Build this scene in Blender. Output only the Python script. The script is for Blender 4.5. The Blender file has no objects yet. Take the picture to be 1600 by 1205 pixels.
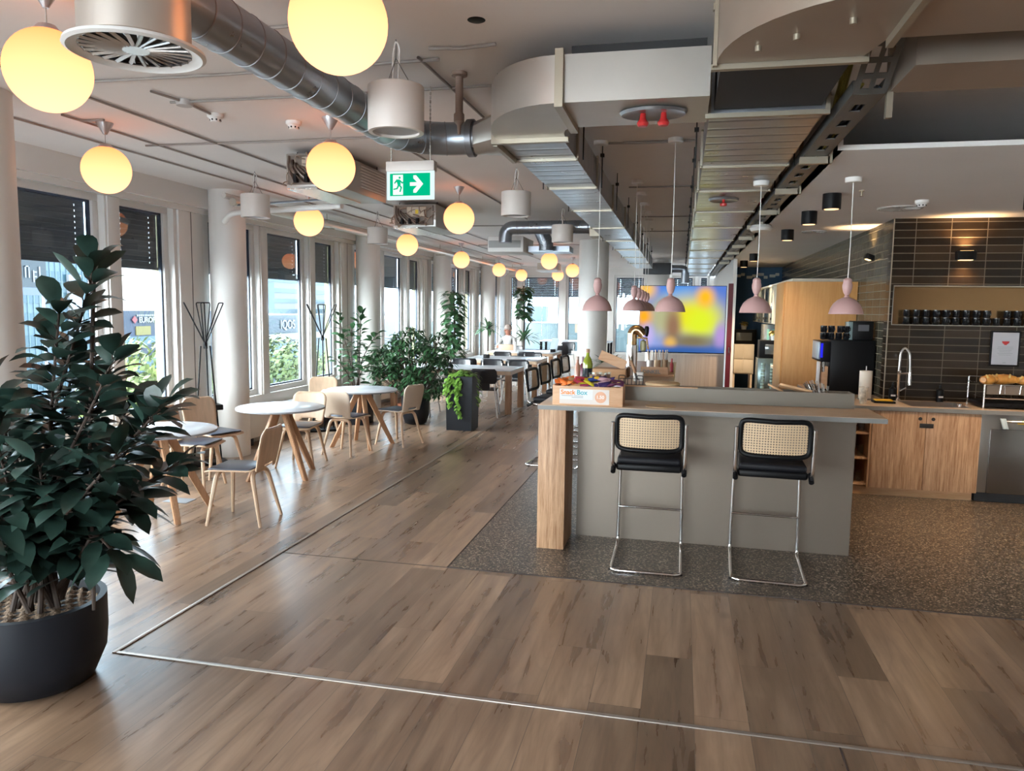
import bpy, bmesh, math, random
from mathutils import Vector, Matrix
from math import sin, cos, pi, radians as rad
sc = bpy.context.scene
COL = sc.collection
random.seed(7)

ORD = ['first','second','third','fourth','fifth','sixth','seventh','eighth','ninth','tenth','eleventh','twelfth','thirteenth','fourteenth','fifteenth','sixteenth','seventeenth','eighteenth']
# ------------------------------------------------------------------ camera
cam_d = bpy.data.cameras.new('camera'); cam = bpy.data.objects.new('camera', cam_d); COL.objects.link(cam)
def cam_matrix(yaw, pitch, roll, loc):
    f = Vector((sin(yaw)*cos(pitch), cos(yaw)*cos(pitch), -sin(pitch)))
    r = Vector((cos(yaw), -sin(yaw), 0)); u = r.cross(f)
    r2 = r*cos(roll)+u*sin(roll); u2 = -r*sin(roll)+u*cos(roll)
    m = Matrix((r2, u2, -f)).transposed().to_4x4(); m.translation = loc
    return m
cam.matrix_world = cam_matrix(-0.219763, 0.102017, 0.0129714, Vector((0, 0, 1.8)))
cam_d.sensor_width = 36; cam_d.lens = 1175.22*36/1600; cam_d.clip_start = 0.05; cam_d.clip_end = 500
sc.camera = cam
# ------------------------------------------------------------------ view, world, light
sc.view_settings.view_transform = 'Standard'; sc.view_settings.look = 'None'
sc.view_settings.gamma = 1; sc.view_settings.use_curve_mapping = False
sc.view_settings.exposure = 0.12
sc.cycles.use_denoising = True
sc.cycles.max_bounces = 10; sc.cycles.diffuse_bounces = 5; sc.cycles.glossy_bounces = 5
sc.cycles.transparent_max_bounces = 16
sc.cycles.caustics_reflective = False; sc.cycles.caustics_refractive = False
sc.cycles.sample_clamp_indirect = 6
W = bpy.data.worlds.new('sky'); sc.world = W; W.use_nodes = True
_N = W.node_tree.nodes; _L = W.node_tree.links; bg = _N['Background']; bg.inputs[0].default_value = (0.78, 0.89, 1.0, 1)
SKY, GLOW = 12.0, 26.0      # overcast sky, brighter round the hazy sun behind the photographer
_tc = _N.new('ShaderNodeTexCoord'); _dp = _N.new('ShaderNodeVectorMath'); _dp.operation = 'DOT_PRODUCT'
_sd = Vector((-.72, -.56, .42)).normalized(); _dp.inputs[1].default_value = _sd; _L.new(_tc.outputs['Generated'], _dp.inputs[0])
_mr = _N.new('ShaderNodeMapRange'); _mr.interpolation_type = 'SMOOTHSTEP'; _mr.inputs[1].default_value = .15; _mr.inputs[2].default_value = 1.0
_mr.inputs[3].default_value = SKY; _mr.inputs[4].default_value = SKY+GLOW; _L.new(_dp.outputs['Value'], _mr.inputs[0]); _L.new(_mr.outputs[0], bg.inputs[1])
_cr = _N.new('ShaderNodeMapRange'); _cr.inputs[1].default_value = .15; _cr.inputs[2].default_value = .9; _L.new(_dp.outputs['Value'], _cr.inputs[0])
_cm = _N.new('ShaderNodeMix'); _cm.data_type = 'RGBA'; _cm.inputs[6].default_value = (.66,.83,1,1); _cm.inputs[7].default_value = (.90,.915,.94,1)
_L.new(_cr.outputs[0], _cm.inputs['Factor']); _L.new(_cm.outputs[2], bg.inputs[0])
def light(name, typ, loc, energy, color, rot=(0,0,0), **kw):
    d = bpy.data.lights.new(name, typ); d.energy = energy; d.color = color
    for k, v in kw.items(): setattr(d, k, v)
    o = bpy.data.objects.new(name, d); COL.objects.link(o); o.location = loc; o.rotation_euler = rot
    return o
# ------------------------------------------------------------------ materials
MATS = {}
def mat(name, col=(.8,.8,.8), rough=.5, metal=0.0, bump=None, noise=None, spec=.5, emit=None, es=1.0, coat=0, trans=0):
    if name in MATS: return MATS[name]
    m = bpy.data.materials.new(name); m.use_nodes = True; nt = m.node_tree
    b = nt.nodes['Principled BSDF']
    b.inputs['Base Color'].default_value = (*col, 1); b.inputs['Roughness'].default_value = rough
    b.inputs['Metallic'].default_value = metal; b.inputs['Specular IOR Level'].default_value = spec
    if coat: b.inputs['Coat Weight'].default_value = coat; b.inputs['Coat Roughness'].default_value = .1
    if trans: b.inputs['Transmission Weight'].default_value = trans
    if emit: b.inputs['Emission Color'].default_value = (*emit, 1); b.inputs['Emission Strength'].default_value = es
    if noise or bump:
        tc = nt.nodes.new('ShaderNodeTexCoord')
    if noise:   # (scale, amount, (stretch))
        mp = nt.nodes.new('ShaderNodeMapping'); mp.inputs['Scale'].default_value = noise[2] if len(noise) > 2 else (1,1,1)
        n = nt.nodes.new('ShaderNodeTexNoise'); n.inputs['Scale'].default_value = noise[0]; n.inputs['Detail'].default_value = 4
        nt.links.new(tc.outputs['Object'], mp.inputs[0]); nt.links.new(mp.outputs[0], n.inputs['Vector'])
        r = nt.nodes.new('ShaderNodeValToRGB'); a = noise[1]
        r.color_ramp.elements[0].position = .3; r.color_ramp.elements[1].position = .7
        r.color_ramp.elements[0].color = (*[max(0, c*(1-a)) for c in col], 1); r.color_ramp.elements[1].color = (*[min(1, c*(1+a)) for c in col], 1)
        nt.links.new(n.outputs['Fac'], r.inputs[0]); nt.links.new(r.outputs[0], b.inputs['Base Color'])
    if bump:    # (scale, strength, stretch)
        mp = nt.nodes.new('ShaderNodeMapping'); mp.inputs['Scale'].default_value = bump[2] if len(bump) > 2 else (1,1,1)
        n = nt.nodes.new('ShaderNodeTexNoise'); n.inputs['Scale'].default_value = bump[0]
        nt.links.new(tc.outputs['Object'], mp.inputs[0]); nt.links.new(mp.outputs[0], n.inputs['Vector'])
        bp = nt.nodes.new('ShaderNodeBump'); bp.inputs['Strength'].default_value = bump[1]; bp.inputs['Distance'].default_value = .01
        nt.links.new(n.outputs['Fac'], bp.inputs['Height']); nt.links.new(bp.outputs[0], b.inputs['Normal'])
    MATS[name] = m; return m
def nodes(m): return m.node_tree.nodes, m.node_tree.links, m.node_tree.nodes['Principled BSDF']

def wood_mat(name, c1, c2, scale=(30, 30, 2.2), rough=.5, wave=3.0):
    m = mat(name, c1, rough); N, L, b = nodes(m)
    tc = N.new('ShaderNodeTexCoord'); mp = N.new('ShaderNodeMapping'); mp.inputs['Scale'].default_value = scale
    n = N.new('ShaderNodeTexNoise'); n.inputs['Scale'].default_value = 1.6; n.inputs['Detail'].default_value = 6; n.inputs['Distortion'].default_value = .6
    n2 = N.new('ShaderNodeTexNoise'); n2.inputs['Scale'].default_value = wave*2; n2.inputs['Detail'].default_value = 8; n2.inputs['Roughness'].default_value = .7
    L.new(tc.outputs['Object'], mp.inputs[0]); L.new(mp.outputs[0], n.inputs['Vector']); L.new(mp.outputs[0], n2.inputs['Vector'])
    mx = N.new('ShaderNodeMath'); mx.operation = 'MULTIPLY_ADD'; mx.inputs[1].default_value = .5
    L.new(n2.outputs['Fac'], mx.inputs[0]); 
    h = N.new('ShaderNodeMath'); h.operation = 'MULTIPLY'; h.inputs[1].default_value = .5; L.new(n.outputs['Fac'], h.inputs[0]); L.new(h.outputs[0], mx.inputs[2])
    r = N.new('ShaderNodeValToRGB'); r.color_ramp.elements[0].position = .38; r.color_ramp.elements[1].position = .62
    r.color_ramp.elements[0].color = (*c1, 1); r.color_ramp.elements[1].color = (*c2, 1)
    L.new(mx.outputs[0], r.inputs[0]); L.new(r.outputs[0], b.inputs['Base Color'])
    return m

def floor_wood():
    m = mat('floor_oak_planks', (.3,.2,.13), .35, spec=.8); N, L, b = nodes(m)
    tc = N.new('ShaderNodeTexCoord')
    mp = N.new('ShaderNodeMapping'); mp.inputs['Rotation'].default_value = (0, 0, rad(90)); mp.inputs['Location'].default_value = (.3, .12, 0)
    L.new(tc.outputs['Object'], mp.inputs[0])
    br = N.new('ShaderNodeTexBrick'); br.offset = .37; br.offset_frequency = 2
    br.inputs['Scale'].default_value = 1; br.inputs['Brick Width'].default_value = 1.5; br.inputs['Row Height'].default_value = .235
    br.inputs['Mortar Size'].default_value = .0013; br.inputs['Mortar Smooth'].default_value = .1; br.inputs['Bias'].default_value = 0
    br.inputs['Color1'].default_value = (0,0,0,1); br.inputs['Color2'].default_value = (1,1,1,1); br.inputs['Mortar'].default_value = (.5,.5,.5,1)
    L.new(mp.outputs[0], br.inputs['Vector'])
    # per plank offset of the grain
    sep = N.new('ShaderNodeSeparateColor'); L.new(br.outputs['Color'], sep.inputs[0])
    add = N.new('ShaderNodeVectorMath'); add.operation = 'MULTIPLY_ADD'; add.inputs[1].default_value = (7,7,7)
    cmb = N.new('ShaderNodeCombineXYZ'); L.new(sep.outputs[0], cmb.inputs[0]); L.new(sep.outputs[0], cmb.inputs[1]); L.new(sep.outputs[0], cmb.inputs[2])
    L.new(cmb.outputs[0], add.inputs[0]); L.new(tc.outputs['Object'], add.inputs[2])
    mp2 = N.new('ShaderNodeMapping'); mp2.inputs['Scale'].default_value = (9, .8, 9); L.new(add.outputs[0], mp2.inputs[0])
    n = N.new('ShaderNodeTexNoise'); n.inputs['Scale'].default_value = 1.5; n.inputs['Detail'].default_value = 5; n.inputs['Roughness'].default_value = .55; n.inputs['Distortion'].default_value = .35
    L.new(mp2.outputs[0], n.inputs['Vector'])
    r = N.new('ShaderNodeValToRGB'); e = r.color_ramp.elements
    e[0].position = .26; e[0].color = (.135,.080,.050,1); e[1].position = .72; e[1].color = (.37,.245,.162,1)
    x = r.color_ramp.elements.new(.48); x.color = (.245,.155,.100,1)
    L.new(n.outputs['Fac'], r.inputs[0])
    # cathedral grain rings
    mp3 = N.new('ShaderNodeMapping'); mp3.inputs['Scale'].default_value = (3.2, .35, 3.2); L.new(add.outputs[0], mp3.inputs[0])
    n3 = N.new('ShaderNodeTexNoise'); n3.inputs['Scale'].default_value = 1.3; n3.inputs['Detail'].default_value = 2; n3.inputs['Distortion'].default_value = .5
    L.new(mp3.outputs[0], n3.inputs['Vector'])
    mu = N.new('ShaderNodeMath'); mu.operation = 'MULTIPLY'; mu.inputs[1].default_value = 26; L.new(n3.outputs['Fac'], mu.inputs[0])
    fr = N.new('ShaderNodeMath'); fr.operation = 'PINGPONG'; fr.inputs[1].default_value = 1; L.new(mu.outputs[0], fr.inputs[0])
    rr = N.new('ShaderNodeMapRange'); rr.inputs[1].default_value = 0; rr.inputs[2].default_value = .35; rr.inputs[3].default_value = .74; rr.inputs[4].default_value = 1
    L.new(fr.outputs[0], rr.inputs[0])
    mxa = N.new('ShaderNodeMix'); mxa.data_type = 'RGBA'; mxa.blend_type = 'MULTIPLY'; mxa.inputs['Factor'].default_value = .38
    L.new(r.outputs[0], mxa.inputs[6]); L.new(rr.outputs[0], mxa.inputs[7])
    # plank tone
    tr = N.new('ShaderNodeMapRange'); tr.inputs[3].default_value = .60; tr.inputs[4].default_value = 1.18; L.new(sep.outputs[0], tr.inputs[0])
    mxb = N.new('ShaderNodeMix'); mxb.data_type = 'RGBA'; mxb.blend_type = 'MULTIPLY'; mxb.inputs['Factor'].default_value = 1
    L.new(mxa.outputs[2], mxb.inputs[6]); L.new(tr.outputs[0], mxb.inputs[7])
    mo = N.new('ShaderNodeMix'); mo.data_type = 'RGBA'; L.new(br.outputs['Fac'], mo.inputs['Factor']); L.new(mxb.outputs[2], mo.inputs[6]); mo.inputs[7].default_value = (.09,.06,.045,1)
    # knots
    v = N.new('ShaderNodeTexVoronoi'); v.inputs['Scale'].default_value = 1.0; mp4 = N.new('ShaderNodeMapping'); mp4.inputs['Scale'].default_value = (2.4, 1.3, 1); L.new(tc.outputs['Object'], mp4.inputs[0]); L.new(mp4.outputs[0], v.inputs['Vector'])
    kr = N.new('ShaderNodeMapRange'); kr.inputs[1].default_value = .02; kr.inputs[2].default_value = .10; kr.inputs[3].default_value = .35; kr.inputs[4].default_value = 1
    L.new(v.outputs['Distance'], kr.inputs[0])
    mk = N.new('ShaderNodeMix'); mk.data_type = 'RGBA'; mk.blend_type = 'MULTIPLY'; mk.inputs['Factor'].default_value = .7; L.new(mo.outputs[2], mk.inputs[6]); L.new(kr.outputs[0], mk.inputs[7])
    L.new(mk.outputs[2], b.inputs['Base Color'])
    rg = N.new('ShaderNodeMapRange'); rg.inputs[3].default_value = .22; rg.inputs[4].default_value = .36; L.new(n.outputs['Fac'], rg.inputs[0]); L.new(rg.outputs[0], b.inputs['Roughness'])
    bp = N.new('ShaderNodeBump'); bp.inputs['Strength'].default_value = .10; bp.inputs['Distance'].default_value = .001
    L.new(n.outputs['Fac'], bp.inputs['Height']); L.new(bp.outputs[0], b.inputs['Normal'])
    return m
def terrazzo():
    m = mat('terrazzo_dark', (.1,.09,.08), .3); N, L, b = nodes(m)
    tc = N.new('ShaderNodeTexCoord'); v = N.new('ShaderNodeTexVoronoi'); v.inputs['Scale'].default_value = 115
    L.new(tc.outputs['Object'], v.inputs['Vector'])
    sep = N.new('ShaderNodeSeparateColor'); L.new(v.outputs['Color'], sep.inputs[0])
    r = N.new('ShaderNodeValToRGB'); r.color_ramp.interpolation = 'CONSTANT'; e = r.color_ramp.elements
    e[0].position = 0; e[0].color = (.030,.024,.020,1); e[1].position = .45; e[1].color = (.075,.056,.042,1)
    for p, c in ((.66,(.16,.12,.085,1)), (.84,(.30,.23,.17,1)), (.95,(.48,.40,.31,1))):
        x = e.new(p); x.color = c
    L.new(sep.outputs[0], r.inputs[0]); L.new(r.outputs[0], b.inputs['Base Color'])
    return m
def tile_mat(name, axis, c1, c2, grout, w=.33, h=.078):
    m = mat(name, c1, .25, spec=.32); N, L, b = nodes(m)
    g = N.new('ShaderNodeNewGeometry'); s = N.new('ShaderNodeSeparateXYZ'); L.new(g.outputs['Position'], s.inputs[0])
    c = N.new('ShaderNodeCombineXYZ'); L.new(s.outputs[axis], c.inputs[0]); L.new(s.outputs['Z'], c.inputs[1])
    br = N.new('ShaderNodeTexBrick'); br.offset = 0; br.inputs['Scale'].default_value = 1; br.inputs['Brick Width'].default_value = w; br.inputs['Row Height'].default_value = h
    br.inputs['Mortar Size'].default_value = .0035; br.inputs['Color1'].default_value = (*c1, 1); br.inputs['Color2'].default_value = (*c2, 1); br.inputs['Mortar'].default_value = (*grout, 1); br.inputs['Bias'].default_value = -.2
    L.new(c.outputs[0], br.inputs['Vector']); L.new(br.outputs['Color'], b.inputs['Base Color'])
    n = N.new('ShaderNodeTexNoise'); n.inputs['Scale'].default_value = 9; L.new(g.outputs['Position'], n.inputs['Vector'])
    ad = N.new('ShaderNodeMath'); ad.operation = 'SUBTRACT'; L.new(n.outputs['Fac'], ad.inputs[0]); L.new(br.outputs['Fac'], ad.inputs[1])
    bp = N.new('ShaderNodeBump'); bp.inputs['Strength'].default_value = .5; bp.inputs['Distance'].default_value = .006
    L.new(ad.outputs[0], bp.inputs['Height']); L.new(bp.outputs[0], b.inputs['Normal'])
    rg = N.new('ShaderNodeMapRange'); rg.inputs[3].default_value = .20; rg.inputs[4].default_value = .8; L.new(br.outputs['Fac'], rg.inputs[0]); L.new(rg.outputs[0], b.inputs['Roughness'])
    return m
def galv(name='galvanised_steel', col=(.44,.46,.50), ribs=True):
    m = mat(name, col, .33, .92); N, L, b = nodes(m)
    tc = N.new('ShaderNodeTexCoord')
    n = N.new('ShaderNodeTexNoise'); n.inputs['Scale'].default_value = 6; n.inputs['Detail'].default_value = 5; L.new(tc.outputs['Object'], n.inputs['Vector'])
    rg = N.new('ShaderNodeMapRange'); rg.inputs[3].default_value = .22; rg.inputs[4].default_value = .38; L.new(n.outputs['Fac'], rg.inputs[0]); L.new(rg.outputs[0], b.inputs['Roughness'])
    if ribs:
        g = N.new('ShaderNodeNewGeometry'); s = N.new('ShaderNodeSeparateXYZ'); L.new(g.outputs['Position'], s.inputs[0])
        mu = N.new('ShaderNodeMath'); mu.operation = 'MULTIPLY'; mu.inputs[1].default_value = 5.6; L.new(s.outputs['Y'], mu.inputs[0])
        fr = N.new('ShaderNodeMath'); fr.operation = 'FRACT'; L.new(mu.outputs[0], fr.inputs[0])
        mr = N.new('ShaderNodeMapRange'); mr.interpolation_type = 'SMOOTHSTEP'; mr.inputs[1].default_value = .0; mr.inputs[2].default_value = .16; L.new(fr.outputs[0], mr.inputs[0])
        mr2 = N.new('ShaderNodeMapRange'); mr2.interpolation_type = 'SMOOTHSTEP'; mr2.inputs[1].default_value = 1.0; mr2.inputs[2].default_value = .86; L.new(fr.outputs[0], mr2.inputs[0])
        ml = N.new('ShaderNodeMath'); ml.operation = 'MULTIPLY'; L.new(mr.outputs[0], ml.inputs[0]); L.new(mr2.outputs[0], ml.inputs[1])
        bp = N.new('ShaderNodeBump'); bp.inputs['Strength'].default_value = .8; bp.inputs['Distance'].default_value = .006
        L.new(ml.outputs[0], bp.inputs['Height']); L.new(bp.outputs[0], b.inputs['Normal'])
    return m
def cane_mat():
    m = mat('woven_cane', (.60,.44,.28), .6); N, L, b = nodes(m)
    tc = N.new('ShaderNodeTexCoord'); s = N.new('ShaderNodeSeparateXYZ'); L.new(tc.outputs['Object'], s.inputs[0])
    out = []
    for ax, k in (('X', 58), ('Z', 58)):
        mu = N.new('ShaderNodeMath'); mu.operation = 'MULTIPLY'; mu.inputs[1].default_value = k; L.new(s.outputs[ax], mu.inputs[0])
        fr = N.new('ShaderNodeMath'); fr.operation = 'FRACT'; L.new(mu.outputs[0], fr.inputs[0])
        sb = N.new('ShaderNodeMath'); sb.operation = 'SUBTRACT'; sb.inputs[1].default_value = .5; L.new(fr.outputs[0], sb.inputs[0])
        sq = N.new('ShaderNodeMath'); sq.operation = 'MULTIPLY'; L.new(sb.outputs[0], sq.inputs[0]); L.new(sb.outputs[0], sq.inputs[1]); out.append(sq)
    ad = N.new('ShaderNodeMath'); ad.operation = 'ADD'; L.new(out[0].outputs[0], ad.inputs[0]); L.new(out[1].outputs[0], ad.inputs[1])
    lt = N.new('ShaderNodeMath'); lt.operation = 'GREATER_THAN'; lt.inputs[1].default_value = .082; L.new(ad.outputs[0], lt.inputs[0])
    L.new(lt.outputs[0], b.inputs['Alpha'])
    return m
def glass_mat(name='window_glass', refl=1.0, tint=(.93,.97,.97)):
    m = bpy.data.materials.new(name); m.use_nodes = True; N = m.node_tree.nodes; L = m.node_tree.links; N.clear()
    o = N.new('ShaderNodeOutputMaterial'); t = N.new('ShaderNodeBsdfTransparent'); t.inputs[0].default_value = (*tint, 1)
    g = N.new('ShaderNodeBsdfGlossy'); g.inputs['Roughness'].default_value = .01
    f = N.new('ShaderNodeLayerWeight'); f.inputs[0].default_value = .5
    pw = N.new('ShaderNodeMath'); pw.operation = 'POWER'; pw.inputs[1].default_value = 4.5; L.new(f.outputs['Facing'], pw.inputs[0])
    mu = N.new('ShaderNodeMath'); mu.operation = 'MULTIPLY_ADD'; mu.inputs[1].default_value = .9*refl; mu.inputs[2].default_value = .05*refl; mu.use_clamp = True; L.new(pw.outputs[0], mu.inputs[0])
    x = N.new('ShaderNodeMixShader'); L.new(mu.outputs[0], x.inputs[0]); L.new(t.outputs[0], x.inputs[1]); L.new(g.outputs[0], x.inputs[2]); L.new(x.outputs[0], o.inputs[0])
    MATS[name] = m; return m
def emis(name, col, s):
    m = bpy.data.materials.new(name); m.use_nodes = True; N = m.node_tree.nodes; L = m.node_tree.links; N.clear()
    o = N.new('ShaderNodeOutputMaterial'); e = N.new('ShaderNodeEmission'); e.inputs[0].default_value = (*col, 1); e.inputs[1].default_value = s
    L.new(e.outputs[0], o.inputs[0]); MATS[name] = m; return m

WHITE = mat('wall_white', (.78,.765,.74), .55); CEIL = mat('ceiling_plaster', (.84,.81,.79), .85, noise=(.6,.05))
GLOSSW = mat('white_lacquered_panel', (.74,.72,.69), .24); FRAME = mat('window_frame_white', (.74,.73,.71), .35)
DARKF = mat('outer_frame_dark', (.03,.05,.09), .4); COLM = mat('column_paint', (.80,.78,.75), .5)
FLOOR = floor_wood(); TERR = terrazzo(); GALV = galv(); GALVP = galv('galvanised_pipe', (.34,.38,.43), False)
FLANGE = mat('flange_zinc', (.42,.37,.29), .38, .7); BLACK = mat('black_plastic', (.004,.004,.005), .45, spec=.2); BLACKM = mat('black_matte', (.02,.02,.022), .7)
CHROME = mat('chrome', (.85,.85,.86), .08, 1.0); STEEL = mat('brushed_steel', (.30,.28,.26), .32, .9, noise=(3,.12,(1,1,.2)))
OAK = wood_mat('limed_oak', (.28,.135,.062), (.60,.38,.23), (30,30,1.4)); OAKB = wood_mat('golden_oak', (.56,.27,.085), (.66,.35,.13), (14,14,.8))
OAKX = wood_mat('oak_horizontal', (.46,.25,.12), (.58,.35,.19), (1.6,26,26)); BEECH = mat('beech_plywood', (.64,.46,.32), .4, noise=(3,.10,(8,8,1)))
BEECHL = mat('pale_lit_ply', (.78,.66,.54), .3); WALN = wood_mat('table_leg_wood', (.36,.19,.10), (.50,.29,.17), (30,30,2))  # BEECHL: beech lightened for light falling on chair shells; also plain pale wood
TOPW = mat('white_laminate', (.70,.74,.80), .22); PADM = mat('seat_pad_leather', (.05,.06,.09), .32)
PANEL = mat('bar_metal_panel', (.23,.19,.155), .40, .6, noise=(.8,.06)); CTOP = mat('counter_laminate', (.56,.42,.31), .38, noise=(5,.12,(1,8,8)))
CEDGE = mat('counter_edge', (.20,.195,.19), .45); PINK = mat('dusty_pink_enamel', (.50,.305,.29), .35); WHITEP = mat('white_plastic', (.82,.80,.77), .4)
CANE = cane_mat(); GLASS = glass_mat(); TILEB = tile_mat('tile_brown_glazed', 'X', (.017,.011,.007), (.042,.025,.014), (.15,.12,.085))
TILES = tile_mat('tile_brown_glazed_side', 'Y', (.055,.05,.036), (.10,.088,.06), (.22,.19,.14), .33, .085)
LEAF = mat('rubber_leaf', (.020,.044,.034), .36, noise=(9,.5)); LEAF2 = mat('schefflera_leaf', (.045,.12,.05), .38, noise=(5,.5)); LEAF3 = mat('pothos_leaf', (.16,.33,.05), .4, noise=(9,.4))
BARK = mat('bark', (.05,.032,.024), .8, noise=(12,.4)); POT = mat('anthracite_pot', (.008,.010,.015), .5, spec=.3); GRAVEL = mat('clay_gravel', (.22,.15,.10), .85, noise=(55,.65), bump=(60,1.0))
BLIND = mat('blind_slat', (.085,.10,.13), .45); BLUEW = mat('blue_wall', (.015,.08,.19), .6); REDM = mat('dark_red_paint', (.10,.01,.02), .4)
CREAM = mat('cream_lacquer', (.72,.66,.55), .4); GREYF = mat('grey_felt', (.16,.16,.165), .8); RED = mat('red_plastic', (.55,.03,.03), .35)
SKIN = mat('skin', (.36,.15,.10), .5); SHIRT = mat('shirt_pale', (.34,.33,.32), .8); TROUS = mat('trousers_dark', (.03,.035,.05), .8); HAIR = mat('hair_grey', (.28,.22,.19), .7)
def spiral_pipe():
    m = MATS['galvanised_pipe']
    return m

# ------------------------------------------------------------------ mesh tools
class MB:
    def __init__(s): s.bm = bmesh.new(); s.mi = 0
    def _add(s, verts, faces):
        vs = [s.bm.verts.new(v) for v in verts]; out = []
        for f in faces:
            try: fc = s.bm.faces.new([vs[i] for i in f]); fc.material_index = s.mi; out.append(fc)
            except ValueError: pass
        return vs, out
    def box(s, x0, x1, y0, y1, z0, z1, bev=0, M=None, seg=2):
        v = [Vector(p) for p in ((x0,y0,z0),(x1,y0,z0),(x1,y1,z0),(x0,y1,z0),(x0,y0,z1),(x1,y0,z1),(x1,y1,z1),(x0,y1,z1))]
        if M: v = [M @ p for p in v]
        vs, fs = s._add(v, ((0,3,2,1),(4,5,6,7),(0,1,5,4),(1,2,6,5),(2,3,7,6),(3,0,4,7)))
        if bev:
            es = {e for f in fs for e in f.edges}
            bmesh.ops.bevel(s.bm, geom=list(es)+vs, offset=bev, segments=seg, profile=.5, affect='EDGES')
        return s
    def tube(s, pts, r, n=8, cap=True, closed=False, sub=None):
        pts = [Vector(p) for p in pts]
        rs = r if isinstance(r, (list, tuple)) else [r]*len(pts)
        rings = []; N = len(pts); prev = None
        for i, p in enumerate(pts):
            if closed: t = (pts[(i+1) % N]-pts[i-1])
            else: t = pts[min(i+1, N-1)]-pts[max(i-1, 0)]
            t = t.normalized() if t.length > 1e-9 else Vector((0,0,1))
            if prev is None: a = Vector((0,0,1)) if abs(t.z) < .9 else Vector((1,0,0)); u = t.cross(a).normalized()
            else: u = (prev - t*prev.dot(t)); u = u.normalized() if u.length > 1e-6 else t.orthogonal().normalized()
            prev = u; w = t.cross(u)
            rings.append([s.bm.verts.new(p+(u*cos(2*pi*k/n)+w*sin(2*pi*k/n))*rs[i]) for k in range(n)])
        m = N if closed else N-1
        for i in range(m):
            a, b = rings[i], rings[(i+1) % N]
            for k in range(n):
                f = s.bm.faces.new((a[k], a[(k+1) % n], b[(k+1) % n], b[k])); f.material_index = s.mi
        if cap and not closed:
            for rg, fl in ((rings[0], True), (rings[-1], False)):
                f = s.bm.faces.new(rg[::-1] if fl else rg); f.material_index = s.mi
        return s
    def cyl(s, x, y, z0, z1, r, n=24, r1=None):
        return s.lathe([(0, z0), (r, z0), (r if r1 is None else r1, z1), (0, z1)], n, (x, y, 0))
    def lathe(s, prof, n=24, c=(0,0,0), M=None):
        rings = []
        for r, z in prof:
            if r < 1e-6: rings.append([s.bm.verts.new(Vector(c)+Vector((0,0,z)) if not M else M @ Vector((0,0,z)))])
            else:
                ring = []
                for k in range(n):
                    p = Vector((r*cos(2*pi*k/n), r*sin(2*pi*k/n), z)); p = (M @ p) if M else p+Vector(c)
                    ring.append(s.bm.verts.new(p))
                rings.append(ring)
        for a, b in zip(rings, rings[1:]):
            if len(a) == 1 and len(b) == 1: continue
            for k in range(n):
                k2 = (k+1) % n
                if len(a) == 1: f = (a[0], b[k2], b[k])
                elif len(b) == 1: f = (a[k], a[k2], b[0])
                else: f = (a[k], a[k2], b[k2], b[k])
                fc = s.bm.faces.new(f); fc.material_index = s.mi
        return s
    def prism(s, poly, z0, z1, M=None):
        n = len(poly); v = [Vector((x, y, z0)) for x, y in poly]+[Vector((x, y, z1)) for x, y in poly]
        if M: v = [M @ p for p in v]
        s._add(v, [tuple(range(n))[::-1], tuple(range(n, 2*n))]+[(i, (i+1) % n, n+(i+1) % n, n+i) for i in range(n)])
        return s
    def grid(s, fn, nu, nv, thick=0):
        P = [[Vector(fn(i/(nu-1), j/(nv-1))) for j in range(nv)] for i in range(nu)]
        vs = [[s.bm.verts.new(p) for p in row] for row in P]
        for i in range(nu-1):
            for j in range(nv-1):
                f = s.bm.faces.new((vs[i][j], vs[i+1][j], vs[i+1][j+1], vs[i][j+1])); f.material_index = s.mi
        return s
    def sphere(s, c, r, u=16, v=10, sc_=(1,1,1)):
        prof = [(r*sin(pi*i/v), -r*cos(pi*i/v)) for i in range(v+1)]
        M = Matrix.Translation(c) @ Matrix.Diagonal((*sc_, 1))
        return s.lathe([(a if 0 < i < v else 0, b) for i, (a, b) in enumerate(prof)], u, M=M)
def finish(mb, name, mats, parent=None, smooth=True, angle=40, thick=0, clean=True):
    me = bpy.data.meshes.new(name)
    if clean: bmesh.ops.recalc_face_normals(mb.bm, faces=mb.bm.faces[:])
    mb.bm.to_mesh(me); mb.bm.free()
    for m in (mats if isinstance(mats, (list, tuple)) else [mats]): me.materials.append(m)
    if smooth:
        me.polygons.foreach_set('use_smooth', [True]*len(me.polygons)); me.set_sharp_from_angle(angle=rad(angle))
    o = bpy.data.objects.new(name, me); COL.objects.link(o)
    if parent: o.parent = parent
    if thick:
        md = o.modifiers.new('solid', 'SOLIDIFY'); md.thickness = thick; md.offset = 0
    return o
def part(mb, name, m, parent, label=None, **kw):
    o = finish(mb, name, m, parent, **kw)
    if label: o['label'] = label
    return o
def thing(name, label, cat, loc=(0,0,0), rz=0, group=None):
    o = bpy.data.objects.new(name, None); COL.objects.link(o); o.location = loc; o.rotation_euler = (0, 0, rz); o.empty_display_size = .05
    o['label'] = label; o['category'] = cat
    if group: o['group'] = group
    return o
def tag(o, label, cat, group=None, kind=None):
    o['label'] = label; o['category'] = cat
    if group: o['group'] = group
    if kind: o['kind'] = kind
    return o
def struct(mb, name, m, parent=None, **kw):
    o = finish(mb, name, m, parent, **kw)
    if not parent: o['kind'] = 'structure'
    return o
def dup(root, loc, rz=0, label=None, group=None):
    def cp(o, par):
        c = o.copy(); COL.objects.link(c); c.parent = par
        for ch in o.children: cp(ch, c)
        return c
    r = cp(root, None); r.location = loc; r.rotation_euler = (0, 0, rz)
    if label: r['label'] = label
    if group: r['group'] = group
    return r
def box1(name, m, x0, x1, y0, y1, z0, z1, parent=None, bev=0, **kw):
    return finish(MB().box(x0, x1, y0, y1, z0, z1, bev), name, m, parent, **kw)
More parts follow.
